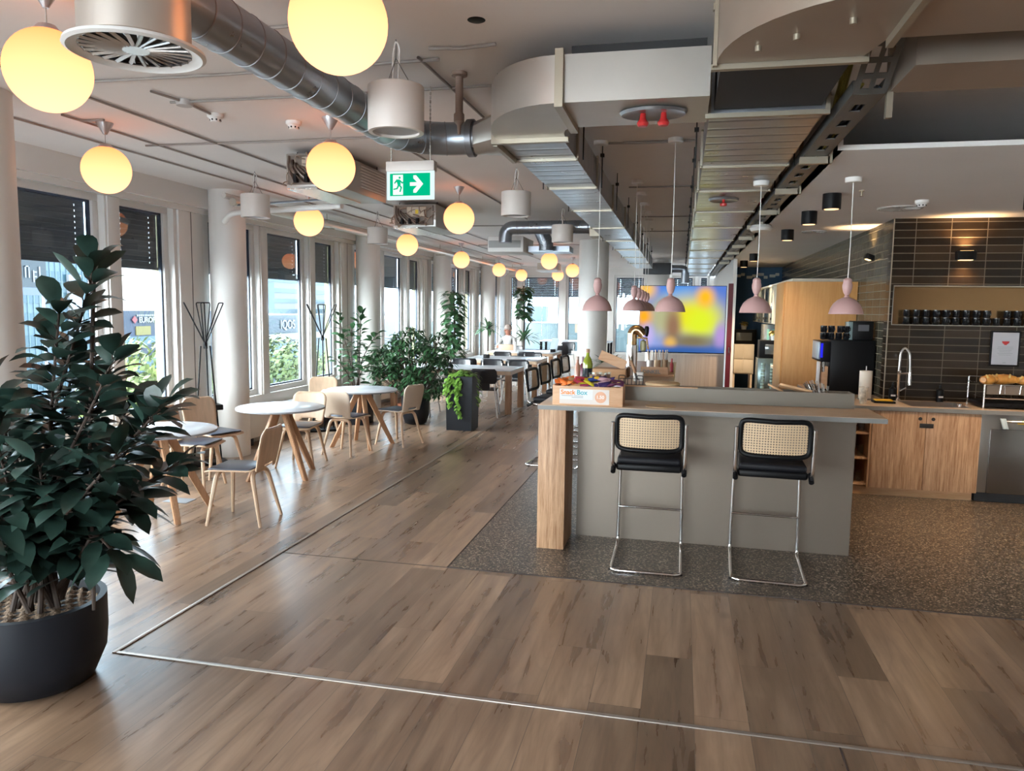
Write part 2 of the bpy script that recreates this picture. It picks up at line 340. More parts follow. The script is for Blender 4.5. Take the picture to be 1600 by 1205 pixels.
def arc(c, r, a0, a1, n=6, plane='xz'):
    out = []
    for i in range(n+1):
        a = a0+(a1-a0)*i/n; u, v = r*cos(a), r*sin(a)
        out.append({'xz': (c[0]+u, c[1], c[2]+v), 'xy': (c[0]+u, c[1]+v, c[2]), 'yz': (c[0], c[1]+u, c[2]+v)}[plane])
    return out
def smooth_path(pts, r=.04, n=4):
    """polyline with rounded corners"""
    P = [Vector(p) for p in pts]; out = [P[0]]
    for a, b, c in zip(P, P[1:], P[2:]):
        d1 = (a-b); d2 = (c-b); k = min(r, d1.length*.49, d2.length*.49)
        p0 = b+d1.normalized()*k; p1 = b+d2.normalized()*k
        for i in range(n+1):
            t = i/n; out.append(p0*(1-t)**2+b*2*t*(1-t)+p1*t*t)
    out.append(P[-1]); return out
def text(name, s, m, parent, M, size=.1, depth=.002, align='LEFT', bold=0):
    cu = bpy.data.curves.new(name, 'FONT'); cu.body = s; cu.size = size; cu.extrude = depth; cu.align_x = align; cu.offset = bold
    t = bpy.data.objects.new(name, cu); COL.objects.link(t)
    me = bpy.data.meshes.new_from_object(t.evaluated_get(bpy.context.evaluated_depsgraph_get()))
    bpy.data.objects.remove(t); bpy.data.curves.remove(cu)
    me.materials.clear(); me.materials.append(m); me.transform(M)
    o = bpy.data.objects.new(name, me); COL.objects.link(o); o.parent = parent; return o
# text frames: facing -Y (towards the camera), facing +X
def TF_negY(x, y, z): return Matrix.Translation((x, y, z)) @ Matrix(((1,0,0,0),(0,0,-1,0),(0,1,0,0),(0,0,0,1)))
def TF_posX(x, y, z): return Matrix.Translation((x, y, z)) @ Matrix(((0,0,1,0),(1,0,0,0),(0,1,0,0),(0,0,0,1)))

# ================================================================== ROOM SHELL
CZ = 3.12; XW = -5.5; YE = 23.5; KZ = 2.77
X1, YB = 5.0, -3.6
struct(MB().box(XW-.25, X1, YB, YE+.2, -.12, 0), 'floor', FLOOR, smooth=False)
struct(MB().box(-1.526, X1, 4.864, 17.5, 0, .004), 'floor_terrazzo', TERR, smooth=False)
struct(MB().box(XW-.25, X1, YB, YE+.2, CZ, CZ+.2), 'ceiling', CEIL, smooth=False)
struct(MB().box(X1, X1+.2, YB, 17.7, 0, CZ), 'wall_right', WHITE, smooth=False)
wb = MB(); wb.box(XW-.25, X1, YB-.2, YB, 0, .45).box(XW-.25, X1, YB-.2, YB, 2.9, CZ)
for i in range(4): wb.box(-5.6+i*1.5, -5.42+i*1.5, YB-.2, YB, .45, 2.9)  # openings on the left of this unseen wall are added to brighten the room
wb.box(-.92, X1, YB-.2, YB, .45, 2.9)
struct(wb, 'wall_back', WHITE, smooth=False)
# metal floor strips
m_strip = mat('strip_aluminium', (.42,.37,.33), .42, .8)
struct(MB().box(-2.815, -2.79, 3.19, 20.0, 0, .006, .002), 'trim_1', m_strip)
struct(MB().box(-2.79, 3.2, 3.19, 3.215, 0, .006, .002), 'trim_2', m_strip)
m_seam = mat('seam_dark', (.05,.035,.03), .6)
struct(MB().box(-2.79, -1.53, 4.858, 4.866, 0, .002), 'trim_3', m_seam, smooth=False)
struct(MB().box(-1.534, -1.526, 4.858, 17.0, 0, .006), 'trim_4', m_seam, smooth=False)
struct(MB().box(-1.526, 4.9, 4.856, 4.864, 0, .006), 'trim_5', m_seam, smooth=False)
struct(MB().box(.70, .708, 2.0, 3.19, 0, .0015), 'trim_6', m_seam, smooth=False)

# window wall -------------------------------------------------------
ZS, ZT, ZB = .60, 2.86, 2.20
wins = []   # (y0, y1) outer frame openings
piers = []

k = -2
cols_y = [8.0+4.1*i for i in range(-3, 5)]
ops = []
for cy in cols_y:
    for a, b in ((.02, 1.12), (1.30, 2.48), (2.68, 3.50)):
        y0, y1 = cy+a, cy+b
        if y0 > YB+.1 and y1 < YE-.1: ops.append((y0, y1))
wl = MB()
wl.box(XW-.12, XW, YB, YE, 0, ZS); wl.box(XW-.12, XW, YB, YE, ZT, CZ)
prev = YB
for a, b in ops+[(YE, YE)]:
    wl.box(XW-.12, XW, prev, a, ZS, ZT); prev = b
struct(wl, 'wall_left', WHITE, smooth=False)
struct(MB().box(XW, XW+.10, YB, YE, 2.90, CZ).box(XW, XW+.05, YB, YE, 2.84, 2.90), 'trim_7', GLOSSW, smooth=False)
def blind(mb, u0, u1, z0, z1, T):
    n = int((z1-z0)/.055)
    for i in range(n):
        z = z0+(i+.5)*(z1-z0)/n
        mb.box(u0, u1, -.006, .006, z-.026, z+.026, M=T @ Matrix.Translation((0, -.012+0*i, 0)) )
def window(n, T, w, zs=ZS, zt=ZT, zb=ZB, handle=True, fin=False, blind_on=True):
    """local: u along X, inside is -Y; outside +Y"""
    fr = MB(); t = .075
    for a in ((0, w, zs, zs+t), (0, w, zt-t, zt), (0, t, zs+t, zt-t), (w-t, w, zs+t, zt-t)):
        fr.box(a[0], a[1], -.01, .07, a[2], a[3], .006, M=T)
    root = struct(fr, 'window_%d' % n, FRAME)
    dk = MB(); t2 = .022
    for a in ((t, w-t, zs+t, zs+t+t2), (t, w-t, zt-t-t2, zt-t), (t, t+t2, zs+t, zt-t), (w-t-t2, w-t, zs+t, zt-t)):
        dk.box(a[0], a[1], .02, .055, a[2], a[3], M=T)
    part(dk, 'outer_frame', DARKF, root, smooth=False)
    g = MB(); g.box(t, w-t, .028, .032, zs+t, zt-t, M=T); part(g, 'pane', GLASS, root, smooth=False)
    if blind_on:
        bl = MB(); z1 = zt-t; nn = int((z1-zb)/.05)
        for i in range(nn):
            z = zb+(i+.5)*(z1-zb)/nn; h = (z1-zb)/nn/2
            lo, hi = z-h+.001, z+h
            # slats pierced near both ends: gaps let daylight dots through
            us = [t+.02, t+.10, t+.112, w-t-.142, w-t-.13, w-t-.02]
            bl.box(us[0], us[1], .07, .082, lo, hi, M=T); bl.box(us[2], us[3], .07, .082, lo, hi, M=T); bl.box(us[4], us[5], .07, .082, lo, hi, M=T)
            bl.box(us[1], us[2], .07, .082, lo, hi-.017, M=T); bl.box(us[3], us[4], .07, .082, lo, hi-.017, M=T)
        bl.box(t, w-t, .065, .09, zb-.03, zb, M=T)
        part(bl, 'blind', BLIND, root, smooth=False)
    if handle:
        h = MB(); h.box(-.045, -.025, -.03, -.01, 1.28, 1.44, .004, M=T @ Matrix.Translation((.06,0,0))); h.box(-.045, -.025, -.055, -.03, 1.40, 1.42, .003, M=T @ Matrix.Translation((.06,0,0)))
        h.box(-.045, -.025, -.062, -.05, 1.30, 1.42, .003, M=T @ Matrix.Translation((.06,0,0)))
        part(h, 'handle', mat('handle_steel', (.6,.6,.6), .3, .8), root)
    if fin:
        f = MB(); f.box(w-t-.012, w-t, .06, .13, zs, zt, M=T); part(f, 'outer_reveal', mat('reveal_yellow', (.13,.135,.055), .6), root, smooth=False)
    return root
wn = 1
for a, b in ops:
    T = Matrix.Translation((XW-.08, a, 0)) @ Matrix.Rotation(rad(90), 4, 'Z')
    window(wn, T, b-a, fin=(abs(((b-8.0) % 4.1)-3.5) < .05)); wn += 1
# panelled pier strips (glossy) between third window and column, slim seams
pl = MB(); seam = MB()
for cy in cols_y:
    if cy+3.55 < YB or cy+4.1 > YE: continue
    pl.box(XW, XW+.03, cy+3.55, cy+3.98, .12, 2.84, .004)
    for q in (1.14, 2.50): pl.box(XW, XW+.02, cy+q, cy+q+.16, ZS, 2.84, .003)
    seam.box(XW+.03, XW+.034, cy+3.76, cy+3.766, .12, 2.84)
struct(pl, 'trim_8', GLOSSW); struct(seam, 'trim_9', BLACKM, smooth=False)
struct(MB().box(XW, XW+.04, YB, YE, 0, .08), 'baseboard_left', mat('skirting', (.5,.48,.46), .5), smooth=False)
# convector boxes under the windows
cp = None
conv = [('low white convector box under the window behind the big rubber plant', 4.25), ('low white convector box under the windows behind the round tables', 8.35), ('low white convector box under the windows behind the bushy plants', 12.45), ('low white convector box under the farthest side windows', 16.55)]
for lab, y in conv:
    t = thing('convector', lab, 'radiator', (XW+.04, y, 0), 0, 'white convectors under the window wall')
    part(MB().box(.01, .16, 0, 3.1, .10, .46, .01), 'casing', GLOSSW, t)
    gr = MB()
    for i in range(31): gr.box(.02, .15, .05+i*.1, .06+i*.1, .462, .468)
    part(gr, 'grille', mat('grille_grey', (.5,.5,.5), .4, .5), t, smooth=False)
    for yy in (.25, 2.85): part(MB().box(.03, .13, yy-.02, yy+.02, 0, .10), 'foot', BLACKM, t)
for i in range(3):  # unseen windows added behind the camera to let in extra daylight
    window(wn, Matrix.Translation((-3.92+i*1.5-.0, YB-.06, 0)) @ Matrix.Rotation(pi, 4, 'Z') @ Matrix.Translation((0, 0, 0)), 1.32, zs=.45, zt=2.9, handle=False, blind_on=False); wn += 1
# end wall with windows ------------------------------------------------
eops = [(-5.40, -5.06), (-4.96, -3.72), (-3.56, -2.36), (-2.06, -1.10), (-.34, .36), (.46, .78)]
we = MB(); we.box(XW-.2, 1.1, YE, YE+.2, 0, .42); we.box(XW-.2, 1.1, YE, YE+.2, 2.86, CZ); prev = XW-.2
for a, b in eops+[(1.1, 1.1)]:
    we.box(prev, a, YE, YE+.2, .42, 2.86); prev = b
struct(we, 'wall_end', WHITE, smooth=False)
for a, b in eops:
    window(wn, Matrix.Translation((a, YE+.06, 0)), b-a, zs=.42, handle=False); wn += 1
# columns
def column(n, x, y, r, z=CZ): struct(MB().lathe([(0,0),(r,0),(r,z),(0,z)], 48, (x, y, 0)), 'column_%d' % n, COLM)
column(1, -4.41, 3.98, .25)
for i in range(5): column(2+i, -5.24, 8.02+4.08*i, .205)
column(7, -1.69, 14.68, .285); column(8, -.63, 20.3, .285)
# kitchen block --------------------------------------------------------
struct(MB().box(.88, X1, 4.95, 17.5, KZ, KZ+.03), 'ceiling_kitchen', CEIL, smooth=False)
struct(MB().box(.88, .91, 4.955, 22.0, KZ, CZ), 'wall_bulkhead', WHITE, smooth=False)
struct(MB().box(2.1, X1, 8.53, 8.7, .004, 1.68).box(2.1, X1, 8.53, 8.7, 2.09, KZ).box(2.1, 2.13, 8.53, 8.7, 1.68, 2.09).box(4.4, X1, 8.53, 8.7, 1.68, 2.09), 'wall_kitchen_back', TILEB, smooth=False)
struct(MB().box(2.1, 2.25, 8.7, 17.5, .004, KZ), 'wall_kitchen_side', TILES, smooth=False)
struct(MB().box(2.094, 2.104, 8.524, 8.534, .004, KZ), 'trim_10', mat('edge_trim', (.5,.42,.32), .35, .8), smooth=False)
struct(MB().box(.91, 2.1, 17.4, 17.5, 0, CZ), 'wall_blue', BLUEW, smooth=False)
struct(MB().box(.90, .97, 14.6, YE, .004, KZ-.001), 'wall_door_side', WHITE, smooth=False)
# ================================================================== CEILING EQUIPMENT
def rect_duct(name, label, x0, x1, ys, z0=2.77, z1=2.99, fl=None, endcap=True):
    t = thing(name, label, 'air duct', (0, 0, 0))
    part(MB().box(x0, x1, ys[0], ys[-1], z0, z1), 'casing', GALV, t, smooth=False)
    for y in ys[1:-1] if fl is None else fl:
        f = MB(); e = .015
        f.box(x0-e, x1+e, y-.013, y+.013, z0-e, z0); f.box(x0-e, x1+e, y-.013, y+.013, z1, z1+e)
        f.box(x0-e, x0, y-.018, y+.018, z0, z1); f.box(x1, x1+e, y-.018, y+.018, z0, z1)
        for xx in (x0-e/2, x1+e/2):
            for zz in (z0-e/2, z1+e/2): f.sphere((xx, y-.018, zz), .011, 8, 5)
        part(f, 'flange', FLANGE, t)
        if y > ys[0]+.3:
            for xx in (x0-.045, x1+.045):
                part(MB().tube([(xx, y, z0-.01), (xx, y, CZ-.001)], .005, 6).box(xx-.015, xx+.015, y-.015, y+.015, z1+.01, z1+.035), 'hanger_rod', BLACKM, t)
    return t
dr = rect_duct('air_duct', 'large rectangular galvanised duct running deep above the right side of the bar', .10, .64, [3.98, 5.35, 6.42, 7.75, 9.2, 10.8, 12.6, 14.4, 16.2, 18.0, 20.0, 22.0])
part(MB().box(.12, .62, 3.2, 3.96, 2.79, 2.97), 'flexible_collar', BLACKM, dr, smooth=False)
for y in (3.2, 3.97):
    part(MB().box(.08, .66, y-.014, y+.014, 2.75, 2.772).box(.085, .105, y-.014, y+.014, 2.77, 3.0).box(.64, .66, y-.014, y+.014, 2.77, 3.0).box(.08, .66, y-.014, y+.014, 2.98, 3.005), 'flange', FLANGE, dr)
dl = rect_duct('air_duct', 'rectangular galvanised duct running deep above the left side of the bar', -1.08, -.70, [4.36, 4.95, 6.1, 7.5, 9.1, 10.8, 12.4, 14.2, 16.0, 18.0])
# branch with elbow joining both ducts
t = thing('duct_elbow', 'shiny duct bend and cross branch with red valves between the two long ducts', 'air duct')
part(MB().box(-.60, .09, 3.63, 4.12, 2.77, 2.99), 'branch_casing', mat('galvanised_plain', (.55,.52,.48), .35, .75, noise=(2,.08)), t, smooth=False)
pts = [(-.60, 3.63)]
cx_, cy_ = -.62, 4.34
pts += [(cx_-.46*sin(a), cy_-.71*cos(a)) for a in [i*pi/2/10 for i in range(11)]]
pts += [(-.68, 4.34)]+[(-.60-.08*cos(a), 4.34-.22*sin(a)) for a in [i*pi/2/4 for i in range(5)]]
part(MB().prism(pts, 2.77, 2.99), 'elbow_casing', MATS['galvanised_plain'], t, angle=25)
f = MB()
f.box(-.62, -.58, 3.60, 4.15, 2.745, 2.77).box(-.62, -.58, 3.60, 3.63, 2.77, 3.01).box(-1.11, -.66, 4.33, 4.37, 2.745, 2.77).box(-1.11, -1.08, 4.33, 4.37, 2.77, 3.01)
part(f, 'flange', FLANGE, t)
for x in (-.22, -.12):
    v = part(MB().lathe([(0,2.70),(.022,2.70),(.030,2.715),(.016,2.735),(.012,2.77),(0,2.77)], 14, (x, 3.86, 0)), 'valve_knob', RED, t, 'red knob')
part(MB().lathe([(0,2.762),(.11,2.762),(.155,2.752),(.165,2.765),(.14,2.775),(0,2.775)], 32, M=Matrix.Translation((-.17,3.86,0)) @ Matrix.Diagonal((1,.75,1,1))), 'access_lid', GALVP, t)
part(MB().tube([(-1.06, 4.28, 2.99), (-1.06, 4.28, CZ)], .006, 6), 'hanger_rod', BLACKM, t)
# access lid on the right duct
t = thing('duct_access_lid', 'oval steel lid with one red knob under the right duct', 'access lid', (.32, 6.9, 2.77))
part(MB().lathe([(0,-.005),(.09,-.008),(.12,-.018),(.13,0),(0,0)], 28), 'lid', GALVP, t); part(MB().lathe([(0,-.065),(.028,-.06),(.03,-.04),(.013,-.03),(.01,0),(0,0)], 14), 'knob', RED, t, 'red knob')
# black insulation on top of branch
tag(finish(MB().box(-.55, .07, 3.66, 4.09, 2.992, 3.035), 'pipe_insulation', BLACKM, smooth=False), 'black insulation strip lying along the top of the cross duct', 'insulation')
# big elbow at right turning to +X
t = thing('duct_bend', 'large curved brownish sheet metal duct bend at the top right', 'air duct')
pts = [(.10, 3.18)]+[(.66-.56*cos(a), 3.18-.62*sin(a)) for a in [i*pi/2/12 for i in range(13)]]+[(.68, 2.56), (.68, 3.0), (.64, 3.18)]
BRN = mat('brown_sheet_metal', (.42,.35,.29), .42, .6, noise=(1.5,.1))
part(MB().prism(pts, 2.77, 3.10), 'bend_casing', BRN, t, angle=25)
for (x, y) in ((.24, 3.0), (.36, 2.9), (.52, 2.78)): part(MB().cyl(x, y, 2.75, 2.775, .012, 10), 'rivet', FLANGE, t)
part(MB().box(.085, .10, 3.15, 3.175, 2.755, 3.11), 'flange', FLANGE, t); part(MB().box(.675, .70, 2.55, 3.01, 2.74, 2.77).box(.675, .70, 2.98, 3.01, 2.77, 3.11), 'flange', FLANGE, t)
t = thing('air_duct', 'wide dark sheet metal duct leaving the curved bend to the right edge', 'air duct')
part(MB().box(.70, 4.9, 2.40, 3.0, 2.77, 3.08), 'casing', BRN, t, smooth=False)
part(MB().box(1.5, 1.54, 2.38, 3.02, 2.75, 3.09), 'flange', FLANGE, t); part(MB().box(2.9, 2.94, 2.38, 3.02, 2.75, 3.09), 'flange', FLANGE, t)
t = thing('air_duct', 'second flat metal duct behind the dark one at the top right', 'air duct')
part(MB().box(.86, 4.9, 3.33, 3.72, 2.77, 2.93), 'casing', BRN, t, smooth=False)
part(MB().box(1.62, 1.66, 3.31, 3.74, 2.75, 2.95), 'flange', FLANGE, t)
# cable tray
t = thing('cable_tray', 'perforated cable tray with bundled cables along the right duct', 'cable tray')
c = MB(); c.box(.70, .712, 3.68, 21.5, 2.76, 2.82).box(.828, .84, 3.68, 21.5, 2.76, 2.82)
for i in range(60):
    y = 3.68+i*.30; c.box(.712, .828, y, y+.17, 2.758, 2.764); c.box(.712, .745, y+.17, y+.30, 2.758, 2.764); c.box(.795, .828, y+.17, y+.30, 2.758, 2.764)
part(c, 'tray', mat('tray_zinc', (.15,.15,.145), .45, .6), t, smooth=False)
for i, y in enumerate((5.05, 6.3, 7.6, 8.9, 10.2, 11.5, 12.8, 14.1, 15.4)):
    part(MB().box(.68, .855, y, y+.04, 2.715, 2.757).box(.845, .87, y, y+.04, 2.715, CZ-.001 if i else CZ-.001), 'bracket', FLANGE, t)
cab = [MB(), MB(), MB()]
for i in range(9):
    x = .72+.012*i; ph = random.random()*6
    cab[i % 3].tube([(x+.012*sin(y*1.3+ph), y, 2.785+.012*(i % 2)+.01*sin(y*2+ph)) for y in [3.7+.5*j for j in range(35)]], .008, 6)
for i, c_ in enumerate(((.25,.2,.03), (.03,.05,.09), (.02,.02,.02))): part(cab[i], 'cable', mat('cable_%d' % i, c_, .5), t)
cc = MB()
for i in range(4): cc.tube([(.60+.02*i, 3.5-.1*i, 3.08), (.69+.01*i, 3.75, 2.98), (.73+.012*i, 4.3, 2.86), (.74+.012*i, 5.2, 2.80)], .007, 6)
part(cc, 'cable_loop', MATS['cable_0'], t)
sl = MB(); Msl = Matrix.Translation((.77, 3.68, 2.762)) @ Matrix.Rotation(rad(153), 4, 'X')
for i in range(7):
    sl.box(-.07, -.045, i*.09, i*.09+.09, -.002, .002, M=Msl).box(.045, .07, i*.09, i*.09+.09, -.002, .002, M=Msl).box(-.01, .01, i*.09, i*.09+.09, -.002, .002, M=Msl).box(-.045, .045, i*.09, i*.09+.03, -.002, .002, M=Msl)
part(sl, 'sloped_tray', MATS['tray_zinc'], t, smooth=False)
part(MB().box(.848, .874, 3.70, 3.73, 2.66, CZ-.001), 'end_plate', FLANGE, t)
# perforated vertical plate of the near tray end
bx = thing('junction_box', 'white oval emergency light fixed beside the cable tray', 'light fitting', (.80, 8.6, 2.66)); part(MB().lathe([(0,0),(.10,0),(.12,.03),(.10,.06),(0,.06)], 24, M=Matrix.Diagonal((1,1.5,1,1))), 'body', WHITEP, bx); part(MB().box(-.02,.02,-.02,.02,.06,.11), 'bracket', FLANGE, bx)
bx = thing('alarm_sounder', 'red alarm sounder beside the cable tray', 'alarm', (.70, 7.9, 2.84)); part(MB().lathe([(0,0),(.05,0),(.05,.07),(0,.08)], 18), 'sounder', RED, bx)

# round spiral duct + diffuser
SEAM = mat('seam_steel', (.30,.31,.33), .4, .8)
def spiral(path, r, name, parent, seam_step=.16):
    P = [Vector(p) for p in path]; sm = MB(); sm.tube(P, r, 28); sm.mi = 1
    acc = 0; nxt = seam_step
    for a, b in zip(P, P[1:]):
        L_ = (b-a).length
        while acc+L_ >= nxt:
            q = a+(b-a)*((nxt-acc)/L_); d = (b-a).normalized(); d2 = (d+Vector((.12,.12,.1))).normalized()
            Mx = Matrix.Translation(q) @ d2.to_track_quat('Z', 'Y').to_matrix().to_4x4()
            sm.lathe([(r-.002,-.004),(r+.0035,-.002),(r+.0035,.002),(r-.002,.004)], 28, M=Mx); nxt += seam_step
        acc += L_
    part(sm, name, [GALVP, SEAM], parent, angle=60)
t = thing('round_duct', 'long round spiral steel duct from the ceiling diffuser to the left duct', 'air duct')
zc = 2.84
spiral([(-1.72, 2.30, zc), (-1.72, 4.25, zc)]+arc((-1.38, 4.25, zc), .34, pi, pi/2, 10, 'xy')+[(-1.36, 4.59, zc), (-1.27, 4.59, zc)], .098, 'duct_pipe', t)
# conical transition
tr = MB(); P0 = [(-1.27, 4.59+.098*cos(a), zc+.098*sin(a)) for a in [2*pi*(i+.5)/16 for i in range(16)]]
def sq(a):
    c_, s_ = cos(a), sin(a); k_ = 1/max(abs(c_), abs(s_)); return c_*k_, s_*k_
P1 = [(-1.09, 4.64+.22*sq(2*pi*(i+.5)/16)[0], 2.87+.105*sq(2*pi*(i+.5)/16)[1]) for i in range(16)]
tr._add([Vector(p) for p in P0+P1], [(i, (i+1) % 16, 16+(i+1) % 16, 16+i) for i in range(16)])
part(tr, 'transition', MATS['galvanised_plain'], t, angle=30)
part(MB().box(-1.11, -1.085, 4.38, 4.90, 2.74, 3.0), 'flange', FLANGE, t)
part(MB().lathe([(.103,-.02),(.112,-.02),(.112,.02),(.103,.02)], 28, M=Matrix.Translation((-1.30,4.59,zc)) @ Matrix.Rotation(rad(90),4,'Y')), 'collar', mat('dark_collar', (.24,.25,.27), .4, .8), t)
t = thing('ceiling_diffuser', 'big drum shaped steel diffuser with slotted round face hanging at top left', 'air diffuser', (-1.72, 2.16, 2.6))
part(MB().lathe([(.188,.0),(.165,.02),(.165,CZ-2.6),(0,CZ-2.6)], 48), 'drum', mat('drum_steel', (.60,.53,.47), .38, .7), t)
part(MB().lathe([(.165,.012),(.205,.004),(.208,-.006),(.196,-.012),(.19,-.006),(.165,.0)], 56), 'rim', mat('rim_white', (.72,.70,.68), .35), t)
fc = MB(); ns = 24
fc.lathe([(0,-.002),(.045,-.002),(.045,.004),(0,.004)], 24); fc.lathe([(.160,.002),(.19,.002),(.19,.008),(.160,.008)], 48)
for i in range(ns):
    M_ = Matrix.Rotation(2*pi*i/ns, 4, 'Z'); fc.box(.04, .165, -.006-.0, .006, -.001, .004, M=M_ @ Matrix.Rotation(rad(28), 4, 'X'))
    fc.prism([(.10, -.006), (.165, -.016), (.165, .004), (.10, .002)], .003, .005, M=M_)
part(fc, 'slotted_face', mat('face_steel', (.62,.63,.64), .25, .8), t)
part(MB().lathe([(0,.06),(.16,.06)], 32), 'inner_baffle', mat('baffle', (.08,.09,.09), .5), t)
# far round duct at the ceiling
t = thing('round_duct', 'short round spiral duct above the far dining tables', 'air duct')
spiral([(-2.40, 10.2, 2.70), (-2.40, 10.2, 2.79)]+arc((-2.29, 10.2, 2.79), .11, pi, pi/2, 6, 'xz')+[(-2.2, 10.2, 2.90), (-1.20, 10.2, 2.90)], .09, 'duct_pipe', t)
spiral([(-1.98, 10.6, 2.90), (-1.90, 10.6, 2.72), (-1.90, 10.6, 2.62)], .10, 'flexible_pipe', t, .03)
part(MB().box(-1.22, -1.09, 10.0, 10.4, 2.76, 3.0), 'end_box', FLANGE, t)
t = thing('ceiling_cassette', 'white ceiling air unit with wide mouth above the far dining tables', 'air unit')
part(MB().box(-2.74, -2.22, 10.55, 11.3, 2.60, 2.82, .01), 'casing', WHITEP, t)
part(MB().box(-2.72, -2.26, 10.535, 10.55, 2.66, 2.76), 'mouth', mat('mouth_grey', (.38,.38,.37), .6), t)
part(MB().box(-2.20, -1.6, 10.8, 11.2, 2.62, 2.70), 'side_box', GALVP, t)
t = thing('ceiling_cassette', 'beige ceiling air unit behind the far globe lamps', 'air unit')
part(MB().box(-3.36, -2.90, 17.6, 18.3, 2.72, 2.88, .01), 'casing', mat('unit_beige', (.55,.47,.38), .5), t); part(MB().box(-3.40, -2.88, 17.58, 18.4, 2.69, 2.72), 'bottom_plate', WHITEP, t)
# black vent band round far column
t = thing('duct_band', 'dark square duct mouth in front of the far round column', 'air duct'); part(MB().box(-1.0, -.28, 19.7, 19.98, 2.72, 3.0, .01), 'casing', mat('dark_duct', (.06,.065,.07), .4, .5), t)
part(MB().tube(smooth_path([(-.28, 19.85, 2.86), (.05, 19.85, 2.86), (.05, 19.85, 2.5)], .1), .10, 14), 'bend_pipe', GALVP, t)
# fan coil units
def fancoil(x0, x1, y0, y1, label):
    t = thing('fan_coil_unit', label, 'air unit', (x0, y0, 2.80)); w, d = x1-x0, y1-y0
    part(MB().box(0, w, .06, d, 0, .28, .006), 'casing', mat('unit_steel', (.42,.40,.38), .35, .7), t)
    part(MB().box(.03, w-.03, .03, .062, .02, .26), 'end_plate', mat('end_plate_brown', (.22,.18,.15), .5, .3), t)
    part(MB().box(w*.35, w*.8, .012, .03, .12, .24, .004), 'control_box', mat('control_cream', (.62,.54,.44), .5), t)
    part(MB().box(w*.55, w*.62, .009, .012, .155, .205), 'warning_sticker', mat('sticker_yellow', (.8,.6,.05), .5), t)
    pp = MB()
    for i in range(5): pp.tube(smooth_path([(.05+.03*i, .02, .25-.03*i), (.06+.03*i, -.02, .16), (.08+.05*i, -.01, .08), (.10+.08*i, .03, .04)], .03), .010, 8)
    part(pp, 'pipework', mat('pipe_copper_dark', (.16,.12,.10), .35, .6), t)
    RF = random.Random(int(y0*10)); cl = MB()
    for i in range(26):
        x = RF.uniform(.02, w-.02); z = RF.uniform(.01, .27); a = RF.uniform(0, 6.3); l_ = RF.uniform(.04, .13)
        cl.tube(smooth_path([(x, .02, z), (x+l_*.5*cos(a), -.015, z+l_*.4*sin(a)), (min(w, max(0, x+l_*cos(a))), .01, min(.27, max(.01, z+l_*sin(a))))], .02), RF.choice((.004, .006, .010)), 6)
    part(cl, 'wiring', mat('wiring_tan', (.34,.26,.20), .4, .4), t)
    vv = MB()
    for i in range(3): vv.cyl(w*.25+i*.1, .0, .03, .10, .022, 12)
    part(vv, 'valve', BLACK, t)
    gr = MB()
    for i in range(8): gr.box(w, w+.012, d*.45, d*.95, .06+i*.026, .068+i*.026)
    part(gr, 'grille', WHITEP, t)
    part(MB().box(-.02, w*.55, .10, d*.9, -.012, 0), 'foil_panel', mat('foil', (.75,.74,.70), .25, .9, bump=(30,.5)), t)
    for yy in (.2, d-.15):
        for xx in (.03, w-.03): part(MB().tube([(xx, yy, .28), (xx, yy, CZ-2.801)], .005, 6), 'hanger_rod', BLACKM, t)
    return t
fancoil(-3.32, -2.84, 5.9, 7.0, 'bare metal fan coil unit behind the nearer globe lamps')
fancoil(-3.58, -3.02, 9.0, 10.1, 'bare metal fan coil unit just right of the small globe lamp')
# foil pipes along window wall
FOIL = mat('foil_wrap', (.66,.62,.56), .3, .8, bump=(25,.6))
t = thing('insulated_pipe', 'silver insulated pipe running along the top of the window wall', 'pipe')
part(MB().tube([(-4.86, 7.55, 2.93), (-4.86, 22.5, 2.93)], .045, 12), 'pipe', FOIL, t); part(MB().tube([(-4.97, 7.55, 3.00), (-4.97, 22.5, 3.00)], .03, 10), 'thin_pipe', GLOSSW, t)
for i in range(9): part(MB().box(-5.0, -4.80, 8.2+i*1.7, 8.23+i*1.7, 2.872, 2.884).tube([(-4.91, 8.215+i*1.7, 2.88), (-4.91, 8.215+i*1.7, CZ-.03)], .005, 6), 'bracket', FLANGE, t)
t = thing('insulated_pipe', 'short white and silver pipe pair from the column to the fan coil unit', 'pipe')
part(MB().tube(smooth_path([(-5.0, 7.6, 2.72), (-4.85, 7.5, 2.80), (-3.35, 7.1, 2.80)], .08), .03, 10), 'pipe', WHITEP, t); part(MB().tube([(-4.9, 7.62, 2.90), (-3.35, 7.25, 2.90)], .012, 8), 'thin_pipe', GALVP, t)
# ceiling conduits
cond = MB(); cm = mat('conduit', (.30,.27,.25), .5)
def cpath(*p): cond.tube(smooth_path([(a, b, CZ-.012) for a, b in p], .05), .0085, 6, cap=False)
for x, y0, y1 in ((-4.7, 4.2, 22), (-4.28, 4.6, 20), (-3.75, 3.2, 20), (-2.28, 4.8, 11), (-1.4, 3.9, 5.2)): cpath((x, y0), (x+.02, y1))
for y, x0, x1 in ((3.95, -3.9, -1.3), (4.45, -3.3, -1.0), (5.6, -4.4, -2.0), (6.12, -.68, .06), (8.3, -.6, .1), (10.9, -.6, .1), (12.9, -.7, .1), (3.35, -3.0, -1.4), (11.8, -3.8, -1.2), (15.4, -4.2, -1.0), (3.78, -1.3, -.95)): cpath((x0, y), ((x0+x1)/2, y+.03), (x1, y))
cpath((-4.28, 4.62), (-4.28, 4.78), (-4.09, 4.78)); cpath((-3.25, 4.2), (-3.2, 4.46), (-3.22, 4.8)); cpath((-.5, 6.12), (-.05, 6.12))
tag(finish(cond, 'ceiling_conduit', cm), 'thin grey cable conduits crossing the plaster ceiling', 'conduit')
yl = MB()
